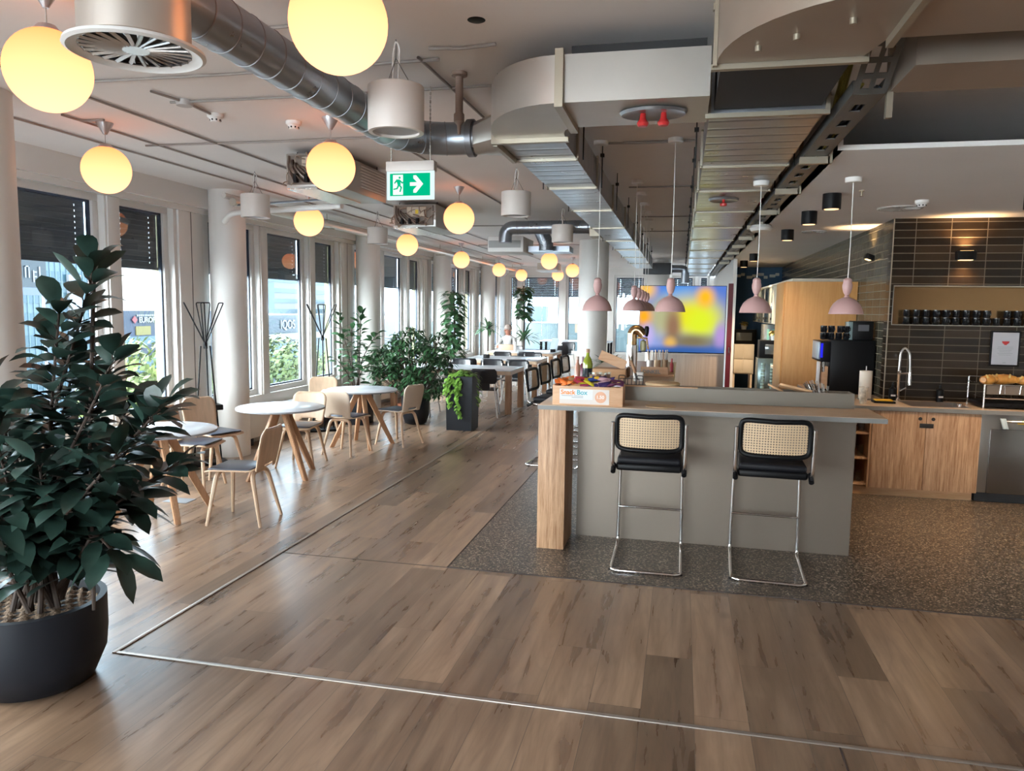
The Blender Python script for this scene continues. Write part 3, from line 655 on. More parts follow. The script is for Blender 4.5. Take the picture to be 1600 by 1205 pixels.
for x0, y0, x1, y1 in ((-2.9, 1.9, -1.9, 1.95), (-1.5, 2.1, -.9, 2.15), (-3.6, 2.5, -1.5, 2.62), (-2.4,1.2,-1.95,2.1)): yl.tube([(x0, y0, CZ-.008), (x1, y1, CZ-.008)], .008, 6)
tag(finish(yl, 'yellow_conduit', mat('conduit_yellow', (.55,.40,.16), .5)), 'yellowish cable strips on the ceiling around the nearest globe lamps', 'conduit')
# sprinkler pipe drop
t = thing('sprinkler_pipe', 'short brown pipe dropping from the ceiling near the white speaker', 'sprinkler', (-1.27, 4.22, 0))
part(MB().lathe([(0,CZ-.001),(.045,CZ-.001),(.045,CZ-.02),(.022,CZ-.025),(.022,2.90),(.03,2.89),(.03,2.85),(.012,2.83),(.008,2.78),(0,2.78)][::-1], 16), 'pipe', mat('pipe_brownpaint', (.30,.22,.18), .5), t)
# smoke detectors etc
def detector(x, y, z, label, name='smoke_detector'):
    t = thing(name, label, 'smoke detector', (x, y, z))
    part(MB().lathe([(0,-.055),(.03,-.055),(.042,-.03),(.055,-.022),(.055,0),(0,0)], 24), 'body', WHITEP, t)
    s = MB()
    for i in range(8): a = 2*pi*i/8; s.box(.030, .038, -.005, .005, -.048, -.035, M=Matrix.Rotation(a, 4, 'Z'))
    part(s, 'slots', BLACK, t); return t
detector(-3.215, 4.81, CZ, 'white smoke detector left of the round duct')
detector(-2.776, 5.10, CZ, 'white smoke detector under the middle of the spiral duct')
detector(1.98, 7.2, KZ, 'white smoke detector on the kitchen ceiling')
t = thing('junction_box', 'round grey junction box on the ceiling near the diffuser drum', 'junction box', (-3.207, 4.465, CZ)); part(MB().lathe([(0,-.035),(.05,-.035),(.055,0),(0,0)], 20), 'body', mat('box_grey', (.45,.42,.40), .5), t)
t = thing('ceiling_hole', 'small dark recessed hole in the ceiling plaster', 'recessed fitting', (-.97, 3.49, CZ)); part(MB().lathe([(0,-.004),(.035,-.004),(.042,-.001),(.042,0),(0,0)], 20), 'ring', BLACK, t)
def vent(x, y, z, r, label):
    t = thing('ceiling_vent', label, 'ceiling vent', (x, y, z)); v = MB(); v.lathe([(r*.9,-.004),(r,-.012),(r*1.02,0)], 36)
    for i in range(16): v.box(r*.25, r*.9, -.008, .008, -.012, -.006, M=Matrix.Rotation(2*pi*i/16, 4, 'Z') @ Matrix.Rotation(rad(20), 4, 'X'))
    v.lathe([(0,-.012),(r*.26,-.012),(r*.26,-.004)], 20); part(v, 'slotted_face', mat('vent_grey', (.45,.42,.38), .5), t)
vent(1.93, 7.68, KZ, .19, 'round slotted air vent on the kitchen ceiling near the tiled wall')
vent(1.52, 9.75, KZ, .14, 'flat round vent on the kitchen ceiling between the black spotlights')
for x, y, z, lab in ((1.36, 6.55, KZ, 'tiny sprinkler head on the kitchen ceiling'), (-.52, 12.6, CZ, 'tiny sprinkler head on the ceiling beyond the pink lamps')):
    t = thing('ceiling_sprinkler', lab, 'sprinkler', (x, y, z)); part(MB().lathe([(0,-.05),(.016,-.05),(.006,-.045),(.006,-.012),(.02,-.01),(.02,0),(0,0)], 12), 'head', FLANGE, t)

# globes ---------------------------------------------------------------
def globe_mat():
    m = bpy.data.materials.new('lit_opal_glass'); m.use_nodes = True; N = m.node_tree.nodes; L = m.node_tree.links; N.clear()
    o = N.new('ShaderNodeOutputMaterial'); e = N.new('ShaderNodeEmission'); tc = N.new('ShaderNodeTexCoord'); s = N.new('ShaderNodeSeparateXYZ')
    L.new(tc.outputs['Object'], s.inputs[0]); r = N.new('ShaderNodeMapRange'); r.inputs[1].default_value = -.17; r.inputs[2].default_value = .17; L.new(s.outputs['Z'], r.inputs[0])
    c = N.new('ShaderNodeValToRGB'); c.color_ramp.elements[0].color = (1.0,.47,.24,1); c.color_ramp.elements[1].color = (1.0,.24,.07,1); c.color_ramp.elements[1].position = 1
    x = c.color_ramp.elements.new(.45); x.color = (1.0,.40,.175,1); L.new(r.outputs[0], c.inputs[0]); L.new(c.outputs[0], e.inputs[0]); e.inputs[1].default_value = GLOBE_S
    L.new(e.outputs[0], o.inputs[0]); return m
GLOBE_S = 2.4
GM = globe_mat(); SILV = mat('canopy_silver', (.55,.54,.55), .3, .7); CONEM = mat('canopy_beige', (.60,.50,.38), .4, .4)
gz = 2.78
def globe_thing(label, x, y, first=None):
    if first: return dup(first, (x, y, 0), 0, label)
    t = thing('globe_pendant', label, 'pendant lamp', (x, y, 0), 0, 'opal globe pendant lamps')
    b = part(MB().sphere((0,0,0), .170, 40, 24), 'globe_shade', GM, t); b.location = (0, 0, gz)
    part(MB().lathe([(0,gz+.19),(.035,gz+.185),(.06,gz+.158),(0,gz+.15)][::-1], 20), 'cap', SILV, t)
    part(MB().tube([(0,0,gz+.18), (0,0,CZ-.08)], .003, 6), 'cord', mat('cord_grey', (.45,.42,.38), .5), t)
    part(MB().lathe([(0,CZ-.085),(.012,CZ-.085),(.06,CZ-.005),(.06,CZ),(0,CZ)], 24), 'ceiling_cone', SILV, t)
    return t
gl = [('opal globe lamp cut by the left column, second largest', -2.66, 2.80), ('opal globe lamp hanging in front of the first tall windows', -4.19, 4.90), ('largest opal globe lamp, cut by the top edge beside the diffuser drum', -1.20, 2.53),
      ('opal globe lamp just left of the green exit sign', -2.46, 5.04), ('opal globe lamp above the second round table, left row', -4.28, 8.18), ('opal globe lamp between two white hanging cylinders, left row', -4.28, 11.42), ('opal globe lamp right of the green exit sign', -2.43, 8.09),
      ('small opal globe lamp, third from far end of the left row', -4.45, 15.0), ('small opal globe lamp, second from far end of the left row', -4.6, 18.9), ('smallest opal globe lamp at the far end of the left row', -4.65, 21.9),
      ('opal globe lamp above the far dining tables, right row', -2.69, 15.40), ('opal globe lamp beside the large round column, right row', -2.75, 19.2), ('far opal globe lamp low in front of the end windows', -3.55, 21.8)]
g0 = None
for lab, x, y in gl:
    t = globe_thing(lab, x, y, g0); g0 = g0 or t
for x, y, l_ in ((-2.6, -.6, 'left'), (-4.0, .6, 'far left by the windows'), (.4, -2.6, 'deep in the room'), (1.8, 1.2, 'right')):  # extra globes out of view, added to boost the room light
    globe_thing('added unseen opal globe lamp behind the photographer, '+l_, x, y, g0)
# white hanging cylinders ----------------------------------------------
def hang_cyl(label, x, y, zb=2.67, first=None, r=.14, h=.22):
    if first: return dup(first, (x, y, 0), random.random(), label)
    t = thing('hanging_speaker', label, 'speaker', (x, y, 0), 0, 'white cylinder speakers hung from the ceiling')
    part(MB().lathe([(r*.83,zb+.02),(r*.83,zb),(r*.99,zb),(r,zb+.006),(r,zb+h),(r*.97,zb+h+.004),(0,zb+h+.004)], 40), 'housing', mat('speaker_white', (.74,.68,.63), .4), t)
    part(MB().lathe([(0,zb+.012),(r*.84,zb+.012),(r*.84,zb+.02)], 32), 'grille', mat('speaker_grille', (.42,.42,.43), .6), t)
    w = MB()
    for i in range(3): a = 2*pi*i/3+.4; w.tube([(r*.6*cos(a), r*.6*sin(a), zb+h), (0, 0, zb+h+.14)], .0022, 5)
    w.tube([(0,0,zb+h+.14), (0,0,CZ)], .003, 5); part(w, 'wires', mat('wire_dark', (.14,.12,.11), .5), t)
    cb = MB(); cb.tube(smooth_path([(0,.02,zb+h), (.012,.01,zb+h+.12), (.02,0,CZ-.04), (0,0,CZ-.005), (-.015,0,CZ-.07), (-.01,-.02,zb+h)], .03), .005, 6); part(cb, 'cable', WHITEP, t)
    return t
s0 = hang_cyl('large white hanging cylinder in front of the spiral duct bend', -1.43, 3.66)
for lab, x, y in (('white hanging cylinder beside the first window column', -4.19, 6.9), ('white hanging cylinder in front of the third window column', -4.17, 9.96), ('white hanging cylinder below the left bar duct', -1.565, 7.08), ('white hanging cylinder beside the large far column', -1.56, 9.9)):
    hang_cyl(lab, x, y, first=s0)
# exit sign ------------------------------------------------------------
t = thing('exit_sign', 'green illuminated exit sign with running figure and arrow on chains', 'exit sign', (-1.645, 4.45, 0))
part(MB().box(-.155, .155, -.02, .04, 2.625, 2.685, .004), 'housing', mat('sign_housing', (.62,.55,.50), .4), t)
part(MB().box(-.152, .152, -.01, .005, 2.455, 2.63, .002), 'plate', emis('sign_white_lit', (.75,.95,.95), 1.0), t)
part(MB().box(-.130, .128, -.0125, -.009, 2.478, 2.612), 'green_panel', emis('sign_green_lit', (.0,.50,.24), 1.0), t)
SW = emis('sign_symbol_lit', (.9,1,.97), 1.0); TI = Matrix(((1,0,0,0),(0,0,-1,0),(0,1,0,0),(0,0,0,1)))
def poly2(mb, P, y): mb.prism(P, -y, -y+.0015, M=TI)
s = MB(); poly2(s, [(-.110,2.484),(-.045,2.484),(-.045,2.604),(-.110,2.604)], -.013)
poly2(s, [(.000,2.536),(.045,2.536),(.022,2.513),(.022,2.495),(.040,2.495),(.085,2.547),(.040,2.599),(.022,2.599),(.022,2.581),(.045,2.558),(.000,2.558)], -.013)
part(s, 'door_and_arrow', SW, t, smooth=False)
s = MB()
for P in ([(-.072,2.590),(-.066,2.594),(-.060,2.590),(-.060,2.583),(-.066,2.579),(-.072,2.583)], [(-.088,2.576),(-.066,2.576),(-.058,2.545),(-.078,2.540)], [(-.064,2.574),(-.048,2.560),(-.036,2.566),(-.038,2.558),(-.050,2.550),(-.066,2.564)],
          [(-.086,2.576),(-.102,2.556),(-.098,2.550),(-.080,2.566)], [(-.064,2.545),(-.050,2.528),(-.060,2.500),(-.068,2.503),(-.060,2.526),(-.074,2.542)], [(-.078,2.542),(-.068,2.538),(-.080,2.518),(-.106,2.514),(-.106,2.521),(-.086,2.525)]): poly2(s, P, -.0150)
part(s, 'running_figure', MATS['sign_green_lit'], t, smooth=False)
for x in (-.125, .125):
    ch = MB()
    for i in range(18): ch.box(x-.004, x+.004, -.002 if i % 2 else -.004, .002 if i % 2 else .004, 2.686+i*.024, 2.704+i*.024)
    ch.tube([(x, 0, 2.68), (x, 0, CZ)], .0018, 5); part(ch, 'chain', mat('chain_steel', (.25,.22,.2), .4, .7), t)

# ================================================================== BAR
t = thing('bar_counter', 'long bar counter with grey laminate top, metal front panel and oak end post', 'bar counter')
top = MB().box(-1.014, 1.374, 5.437, 5.98, 1.062, 1.095, .003).box(-1.014, -.05, 5.98, 10.6, 1.062, 1.095, .003)
part(top, 'worktop', CTOP, t)
part(MB().box(-1.016, 1.376, 5.434, 5.438, 1.060, 1.091).box(1.373, 1.377, 5.436, 5.98, 1.060, 1.091).box(-1.017, -1.013, 5.436, 10.6, 1.060, 1.091), 'edge_band', CEDGE, t, smooth=False)
part(MB().box(-1.01, -.806, 5.443, 5.86, .004, 1.061, .002), 'end_post', OAK, t)
part(MB().box(-.766, 1.271, 5.85, 5.87, .004, 1.061).box(1.25, 1.271, 5.87, 6.5, .004, 1.061).box(-.766, -.745, 5.87, 10.5, .004, 1.061), 'front_panel', PANEL, t, smooth=False)
part(MB().box(-.745, -.07, 10.48, 10.5, .004, 1.061).box(-.10, -.07, 6.5, 10.5, .004, 1.061).box(-.07, 1.25, 6.48, 6.5, .004, .90), 'back_panel', mat('panel_dark', (.10,.09,.08), .5), t, smooth=False)
part(MB().box(-.05, 1.25, 5.98, 6.5, .90, .93), 'service_shelf', STEEL, t)
u = MB().box(-.435, 1.265, 5.93, 5.945, 1.095, 1.205).box(1.25, 1.265, 5.945, 6.12, 1.095, 1.205).box(-.435, -.42, 5.945, 6.12, 1.095, 1.205).box(-.435, 1.265, 6.105, 6.12, .93, 1.205).box(-.42, 1.25, 5.945, 6.105, 1.095, 1.10)
part(u, 'upstand_tray', mat('upstand_metal', (.20,.175,.145), .45, .5), t, smooth=False)
part(MB().box(-.435, .14, 5.925, 5.95, 1.205, 1.214), 'upstand_wood_lip', OAKX, t)
# oak edged bench behind? (pale wood wall under the screen)
t = thing('screen_wall', 'low pale wood clad wall under the colourful screen', 'partition', (0,0,0))
part(MB().box(-.60, .80, 14.55, 14.75, .004, .98, .004), 'panel', wood_mat('pale_wood_wall', (.36,.30,.26), (.46,.39,.34), (10,10,.4)), t)
part(MB().box(-.62, .80, 14.53, 14.77, .98, 1.0), 'cap', mat('cap_grey', (.45,.42,.4), .5), t)
# TV
def tv_mat():
    m = bpy.data.materials.new('blurred_screen'); m.use_nodes = True; N = m.node_tree.nodes; L = m.node_tree.links; N.clear()
    o = N.new('ShaderNodeOutputMaterial'); e = N.new('ShaderNodeEmission'); tc = N.new('ShaderNodeTexCoord')
    base = None
    def blob(x, z, rx, rz, col, prev, soft=1):
        mp = N.new('ShaderNodeVectorMath'); mp.operation = 'SUBTRACT'; mp.inputs[1].default_value = (x, 0, z); L.new(tc.outputs['Object'], mp.inputs[0])
        ml = N.new('ShaderNodeVectorMath'); ml.operation = 'MULTIPLY'; ml.inputs[1].default_value = (1/rx, 0, 1/rz); L.new(mp.outputs[0], ml.inputs[0])
        ln = N.new('ShaderNodeVectorMath'); ln.operation = 'LENGTH'; L.new(ml.outputs[0], ln.inputs[0])
        mr = N.new('ShaderNodeMapRange'); mr.interpolation_type = 'SMOOTHSTEP'; mr.inputs[1].default_value = 1.55; mr.inputs[2].default_value = .15; L.new(ln.outputs[1], mr.inputs[0])
        mx = N.new('ShaderNodeMix'); mx.data_type = 'RGBA'; L.new(mr.outputs[0], mx.inputs['Factor'])
        if prev is None: mx.inputs[6].default_value = (.10,.20,.62,1)
        else: L.new(prev, mx.inputs[6])
        mx.inputs[7].default_value = (*col, 1); return mx.outputs[2]
    p = blob(-.55, -.05, .5, .6, (.22,.30,.62), None)
    for a in ((-.05,.45,.35,.25,(.04,.30,.85)), (-.45,-.45,.35,.3,(.30,.38,.75)), (.15,.05,.62,.42,(.85,.70,.02)), (.35,-.05,.35,.35,(.72,.85,.03)), (-.35,.05,.25,.35,(.45,.45,.25)), (-.15,-.15,.16,.42,(.30,.17,.10)), (.2,-.42,.5,.16,(.22,.18,.10)),
              (-.70,.05,.16,.22,(.95,.42,.02)), (-.68,.55,.2,.18,(.95,.55,.1)), (.42,.42,.17,.20,(1.0,.50,.02)), (-.2,-.45,.12,.12,(.75,.45,.12)), (.72,-.3,.12,.25,(.45,.30,.65)), (0,-.60,1.2,.10,(.04,.12,.38)), (-.62,-.3,.12,.2,(.55,.45,.8))): p = blob(*a[:4], a[4], p)
    L.new(p, e.inputs[0]); e.inputs[1].default_value = 1.0; L.new(e.outputs[0], o.inputs[0]); return m
t = thing('television', 'large flat screen showing a blurred blue and yellow picture', 'television', (0, 14.6, 1.64))
part(MB().box(-.79, .80, -.02, .04, -.635, .63, .004), 'housing', BLACK, t); part(MB().box(-.78, .79, -.025, -.0195, -.62, .62), 'screen', tv_mat(), t)
part(MB().box(-.05, .05, .04, .08, -.64, .3), 'bracket', BLACK, t)

# cantilever stool ------------------------------------------------------
def make_stool(label):
    t = thing('bar_stool', label, 'bar stool', group='cane backed bar stools')
    fr = MB(); w = .237
    half = [(-w-.005, -.338, 1.045), (-w-.005, -.315, .90), (-w-.004, -.295, .735), (-w+.006, -.20, .715), (-w+.008, .27, .715), (-w+.008, .305, .67), (-w, .315, .10), (-w, .31, .018), (-w, .22, .012), (-w, -.29, .012), (-w+.03, -.325, .012)]
    full = half+[(-x, y, z) for x, y, z in half[::-1]]
    fr.tube(smooth_path(full, .045, 4), .0125, 12); part(fr, 'frame', CHROME, t)
    part(MB().tube([(-w, .305, .30), (w, .305, .30)], .009, 10), 'footrest', CHROME, t)
    for x in (-w, w): part(MB().lathe([(0,0),(.016,0),(.016,.004),(0,.004)], 12, (x, -.28, -.0)), 'glide', BLACK, t)
    st = MB()
    st.grid(lambda u, v: ((u-.5)*.44, -.235+v*.46, .725+.012*(1-abs(2*u-1)**4)*(1-abs(2*v-1)**4)), 10, 10)
    part(MB().box(-.222, .222, -.25, .24, .695, .748, .018, seg=3), 'seat_frame', BLACK, t)
    part(MB().box(-.215, .215, -.245, .22, .742, .792, .022, seg=4), 'seat', mat('stool_seat_black', (.008,.008,.011), .55, spec=.25), t)
    for x in (-w+.0, w-.0): part(MB().tube([(x, -.23, .735), (x, -.30, .695)], .017, 10), 'joint', BLACK, t)
    # back: curved frame with cane
    def bp(u, v, off=0):
        x = (u-.5)*.455; k = (2*u-1)**2
        return (x, -.345+.035*k+off-(v-.5)*.03, (.845+v*.27)-.016*(1-k)*(v))
    ring = MB(); P = []; n = 40
    for i in range(n):
        a = 2*pi*i/n; c_, s_ = cos(a), sin(a); e = .32
        P.append(bp(.5+.475*math.copysign(abs(c_)**e, c_), .5+.46*math.copysign(abs(s_)**e, s_)))
    ring.tube(P, .017, 10, closed=True); part(ring, 'back_frame', BLACK, t)
    cn = MB(); cn.grid(lambda u, v: bp(.035+.93*u, .05+.90*v, 0), 24, 10)
    part(cn, 'cane_panel', CANE, t); return t
st = make_stool('left of the two cane backed bar stools in front of the bar'); st.location = (-.185, 5.39, .004)
dup(st, (.635, 5.41, .004), rad(-2.5), 'right of the two cane backed bar stools in front of the bar')
for i, y in enumerate((8.55, 9.38, 10.24, 11.1)):
    dup(st, (-1.36, y, .004), rad(-96), ['nearest', 'second', 'third', 'farthest'][i]+' cane backed bar stool along the window side of the bar')

# round tables ------------------------------------------------------------
def make_table(label):
    t = thing('round_table', label, 'table', group='round white tables on splayed wooden legs')
    part(MB().lathe([(0,.715),(.435,.715),(.452,.728),(.452,.735),(.448,.738),(0,.738)], 64), 'tabletop', TOPW, t)
    part(MB().lathe([(.4515,.7165),(.4535,.7165),(.4535,.733),(.4515,.733)], 64), 'edge_band', mat('table_edge', (.30,.31,.34), .5), t)
    for k in range(4):
        a = pi/4+k*pi/2; d = Vector((cos(a), sin(a), 0)); q = Vector((-sin(a), cos(a), 0))
        tp = d*.05+Vector((0,0,.715)); bt = d*.40
        lg = MB(); w1, w2, h1, h2 = .028, .022, .04, .028
        vs = [bt+q*s1*w2+d*s2*h2 for s1, s2 in ((-1,-1),(1,-1),(1,1),(-1,1))]+[tp+q*s1*w1+d*s2*h1 for s1, s2 in ((-1,-1),(1,-1),(1,1),(-1,1))]
        _, fs = lg._add(vs, ((0,3,2,1),(4,5,6,7),(0,1,5,4),(1,2,6,5),(2,3,7,6),(3,0,4,7)))
        bmesh.ops.bevel(lg.bm, geom=[e for e in lg.bm.edges], offset=.006, segments=2, affect='EDGES'); part(lg, 'leg', WALN, t)
    part(MB().box(-.12, .12, -.02, .02, .68, .715).box(-.02, .02, -.12, .12, .68, .715), 'brace', WALN, t)
    return t
rt = make_table('round white table partly hidden by the big rubber plant'); rt.location = (-4.30, 5.53, 0); rt.rotation_euler.z = rad(8)
dup(rt, (-4.10, 7.16, 0), rad(20), 'middle round white table between the coat rack column and the aisle')
dup(rt, (-4.0, 9.02, 0), rad(-8), 'farthest round white table in front of the bushy plants')

# wooden chairs -----------------------------------------------------------
def make_chair(label, shell):
    t = thing('plywood_chair', label, 'chair', group='plywood chairs at the round tables')
    st = MB(); st.grid(lambda u, v: ((u-.5)*(.43-.05*(1-v))*(1-.10*abs(2*v-1)**6), -.20+v*.43, .445+.012*abs(2*u-1)**2-.015*max(0, (v-.85)/.15)**2+.02*max(0,(.1-v)/.1)), 12, 12)
    part(st, 'seat', shell, t, thick=.012)
    # back: bent shell with cut-out low in the middle
    bk = MB(); nu, nv = 16, 16
    def bpt(u, v):
        wv = .355+.05*sin(v*pi*.6); rr = 1.0
        if v > .72: rr = 1-.30*((v-.72)/.28)**3
        x = (u-.5)*wv*rr; return Vector((x, -.205-.075*v-.02*(1-(2*u-1)**2), .455+.35*v))
    vs = [[bk.bm.verts.new(bpt(i/(nu-1), j/(nv-1))) for j in range(nv)] for i in range(nu)]
    for i in range(nu-1):
        for j in range(nv-1):
            u, v = (i+.5)/(nu-1), (j+.5)/(nv-1)
            if v < .14 and abs(u-.5) < .30*(1-(v/.14)**2)**.5: continue
            bk.bm.faces.new((vs[i][j], vs[i+1][j], vs[i+1][j+1], vs[i][j+1]))
    part(bk, 'backrest', shell, t, thick=.012)
    part(MB().box(-.185, .185, -.15, .205, .458, .472, .006), 'seat_pad', PADM, t, 'dark seat pad')
    for s in (-1, 1):
        part(MB().tube(smooth_path([(s*.03, .15, .432), (s*.14, .155, .425), (s*.225, .205, 0)], .06, 5), [.017]*1+[.016]*6+[.014], 8), 'front_leg', shell, t) if 0 else None
        lf = MB(); pth = smooth_path([(0, .15, .430), (s*.135, .15, .428), (s*.222, .205, 0)], .07, 6); lf.tube(pth, [.020]*(len(pth)-1)+[.013], 8); part(lf, 'leg', BEECH, t)
        lf = MB(); pth = smooth_path([(0, -.14, .430), (s*.135, -.15, .428), (s*.205, -.245, 0)], .07, 6); lf.tube(pth, [.020]*(len(pth)-1)+[.013], 8); part(lf, 'leg', BEECH, t)
    part(MB().box(-.02, .02, -.15, .16, .415, .435, .004), 'seat_rail', BEECH, t)
    return t
c1 = make_chair('plywood chair at the aisle side of the nearest round table, seen from its side', BEECH); c1.location = (-3.545, 5.55, 0); c1.rotation_euler.z = rad(96)
c2 = make_chair('plywood chair seen from behind, its shell coloured as lit, at the farthest round table', BEECHL)
c2.location = (-3.98, 8.52, 0); c2.rotation_euler.z = rad(-8)
def ch(first, x, y, rz, lab): dup(first, (x, y, 0), rad(rz), lab)
ch(c1, -4.62, 6.42, -82, 'plywood chair behind the nearest round table, its seat showing right of the rubber plant')
ch(c1, -4.80, 7.02, -110, 'plywood chair beside the first window column with its seat showing right of the nearest table')
ch(c1, -5.02, 5.35, -84, 'plywood chair between the big rubber plant and the window wall')
ch(c1, -4.17, 7.72, 186, 'plywood chair behind the middle round table facing the room')
ch(c1, -4.80, 9.50, 205, 'darker plywood chair at the window side of the farthest round table')
ch(c2, -3.60, 9.27, 72, 'pale plywood chair at the right of the farthest round table with a dark pad')

# coat racks ---------------------------------------------------------------
def make_rack(label, loc, rz):
    t = thing('coat_rack', label, 'coat rack', loc, rz)
    part(MB().box(-.20, .20, -.13, .13, 0, .035, .01), 'base', BLACK, t)
    part(MB().box(-.15, .15, -.10, .10, .62, .68, .008), 'umbrella_tray', BLACK, t)
    for i, (x0, y0, x1, y1) in enumerate(((-.15, .02, -.05, 0), (.15, .02, .05, 0), (0, -.10, 0, -.03))):
        part(MB().tube([(x0, y0, .02), (x1, y1, 1.34)], .009, 8), 'leg', BLACK, t)
    part(MB().lathe([(0,1.31),(.022,1.31),(.022,1.38),(0,1.38)], 14), 'hub', BLACK, t)
    for k, (dx, dy) in enumerate(((-.20, .06), (-.02, -.12), (.20, .06), (0, .16))):
        h = MB(); d = Vector((dx, dy, 0)); q = Vector((-dy, dx, 0)).normalized()*.045 if k != 1 else Vector((.05,0,0))
        b = Vector((0,0,1.36)); tp = b+d+Vector((0,0,.46))
        h.tube(smooth_path([b+q*.2, tp+q, tp+Vector((0,0,.0))-q, b-q*.2], .02), .0065, 8); part(h, 'hook_loop', BLACK, t)
    return t
make_rack('black metal coat rack standing left of the first window column', (-5.18, 7.45, 0), rad(50))
make_rack('black metal coat rack between the tall windows behind the middle tables', (-5.02, 9.95, 0), rad(35))

# dining tables -------------------------------------------------------------
def dining(label, x0, x1, y0, y1, z=.75):
    t = thing('dining_table', label, 'table', (0,0,0), 0, 'long dining tables with block legs')
    part(MB().box(x0, x1, y0, y1, z-.012, z, .003), 'tabletop', TOPW, t)
    part(MB().box(x0+.005, x1-.005, y0+.005, y1-.005, z-.075, z-.012), 'apron', BEECH, t)
    for x in (x0, x1-.10):
        for y in (y0, y1-.10): part(MB().box(x, x+.10, y, y+.10, 0, z-.075, .003), 'leg', WALN, t)
dining('nearest long dining table, behind the black planter', -4.95, -2.78, 12.35, 13.45)
dining('second long dining table in the row', -4.42, -2.83, 14.95, 16.2)
dining('third long dining table in the row with a bottle on it', -4.6, -2.95, 17.6, 19.0)
t = thing('high_table', 'long black legged table in front of the end windows', 'table')
part(MB().box(-3.9, -1.9, 20.9, 21.8, .88, .91, .004), 'tabletop', TOPW, t)
for x in (-3.85, -1.95):
    for y in (20.95, 21.75): part(MB().box(x-.03, x+.03, y-.03, y+.03, 0, .88), 'leg', BLACK, t)
BLCH = mat('black_plywood', (.022,.024,.03), .3, coat=.3); GREYT = mat('leg_grey', (.62,.62,.62), .35, .3)
def make_black(label):
    t = thing('dining_chair', label, 'chair', group='black shell chairs at the dining tables')
    s = MB(); s.box(-.20, .20, -.19, .21, .44, .46, .008); part(s, 'seat', BLCH, t)
    b = MB(); nu, nv = 12, 8
    def f(u, v):
        e = 1-.16*abs(2*v-1)**5; return ((u-.5)*.43*e, -.22-.04*v-.035*(1-(2*u-1)**2), .56+.25*v-.04*(abs(2*u-1)**3)*(1-v)*0)
    b.grid(f, nu, nv); part(b, 'backrest', BLCH, t, thick=.012)
    part(MB().box(-.10, .10, -.255, -.235, .46, .60), 'back_stem', BLCH, t)
    for x in (-1, 1):
        part(MB().tube(smooth_path([(x*.19, -.225, .74), (x*.18, -.20, .44), (x*.235, -.26, 0)], .03), .011, 8), 'leg', GREYT, t)
        part(MB().tube(smooth_path([(x*.12, .1, .435), (x*.17, .15, .43), (x*.225, .22, 0)], .03), .011, 8), 'leg', GREYT, t)
    return t
b0 = make_black('nearest black dining chair right behind the black planter'); b0.location = (-3.17, 12.15, 0); b0.rotation_euler.z = rad(8)
for x, y, rz, lab in ((-4.25, 12.1, -4, 'black dining chair left of the planter at the nearest table'), (-4.2, 13.9, 176, 'black chair on the far side of the nearest dining table, left'), (-3.55, 13.95, 183, 'black chair on the far side of the nearest dining table, middle'), (-3.05, 13.9, 178, 'black chair on the far side of the nearest dining table, right'),
      (-4.15, 14.6, 2, 'black chair at the near side of the second dining table, left'), (-3.62, 14.6, -3, 'black chair at the near side of the second dining table, middle'), (-3.15, 14.62, 5, 'black chair at the near side of the second dining table, right'), (-4.0, 16.6, 181, 'black chair on the far side of the second dining table, left'), (-3.3, 16.6, 176, 'black chair on the far side of the second dining table, right'),
      (-3.5, 17.35, 3, 'black chair at the near side of the third dining table'), (-3.2, 20.6, 0, 'black chair before the far black legged table, left'), (-2.4, 22.3, 180, 'black chair behind the far black legged table'), (-3.35, 22.4, 175, 'black chair near the end window left of the far table')):
    dup(b0, (x, y, 0), rad(rz), lab)
# small table things
t = thing('table_tray', 'small dark condiment holder on the nearest dining table', 'holder', (-4.05, 12.9, .75)); part(MB().box(-.06,.06,-.05,.05,0,.08,.006), 'box', BLACK, t); part(MB().cyl(.02,0,.06,.14,.018,10), 'shaker', WHITEP, t)
t = thing('table_tray', 'small dark condiment holder on the second dining table', 'holder', (-4.0, 15.4, .75)); part(MB().box(-.06,.06,-.05,.05,0,.08,.006), 'box', BLACK, t); part(MB().cyl(.02,0,.06,.14,.018,10), 'shaker', WHITEP, t)
t = thing('table_bottle', 'white bottle on the third dining table before the seated person', 'bottle', (-3.95, 18.0, .75)); part(MB().lathe([(0,0),(.035,0),(.035,.16),(.015,.20),(.015,.24),(0,.24)], 14), 'body', WHITEP, t)
t = thing('menu_stand', 'tilted pale blue menu card in a dark stand on the third table', 'menu', (-3.05, 18.2, .75)); part(MB().box(-.09,.09,-.004,.004,.04,.36, M=Matrix.Rotation(rad(-15),4,'X') @ Matrix.Rotation(rad(8),4,'Y')), 'card', mat('card_blue', (.55,.65,.72), .5), t); part(MB().box(-.06,.06,-.05,.05,0,.07,.005), 'foot', BLACK, t)
t = thing('plywood_stool', 'thin pale wooden frame stand beside the end window', 'stand', (-3.05, 22.9, 0))
part(MB().tube([(0,0,0),(0,0,1.25)], .015, 6).tube([(-.1,0,1.1),(.75,0,1.05)], .012, 6), 'frame', BEECHL, t); part(MB().box(-.12,.12,-.01,.01,1.1,1.35), 'board', BEECHL, t)

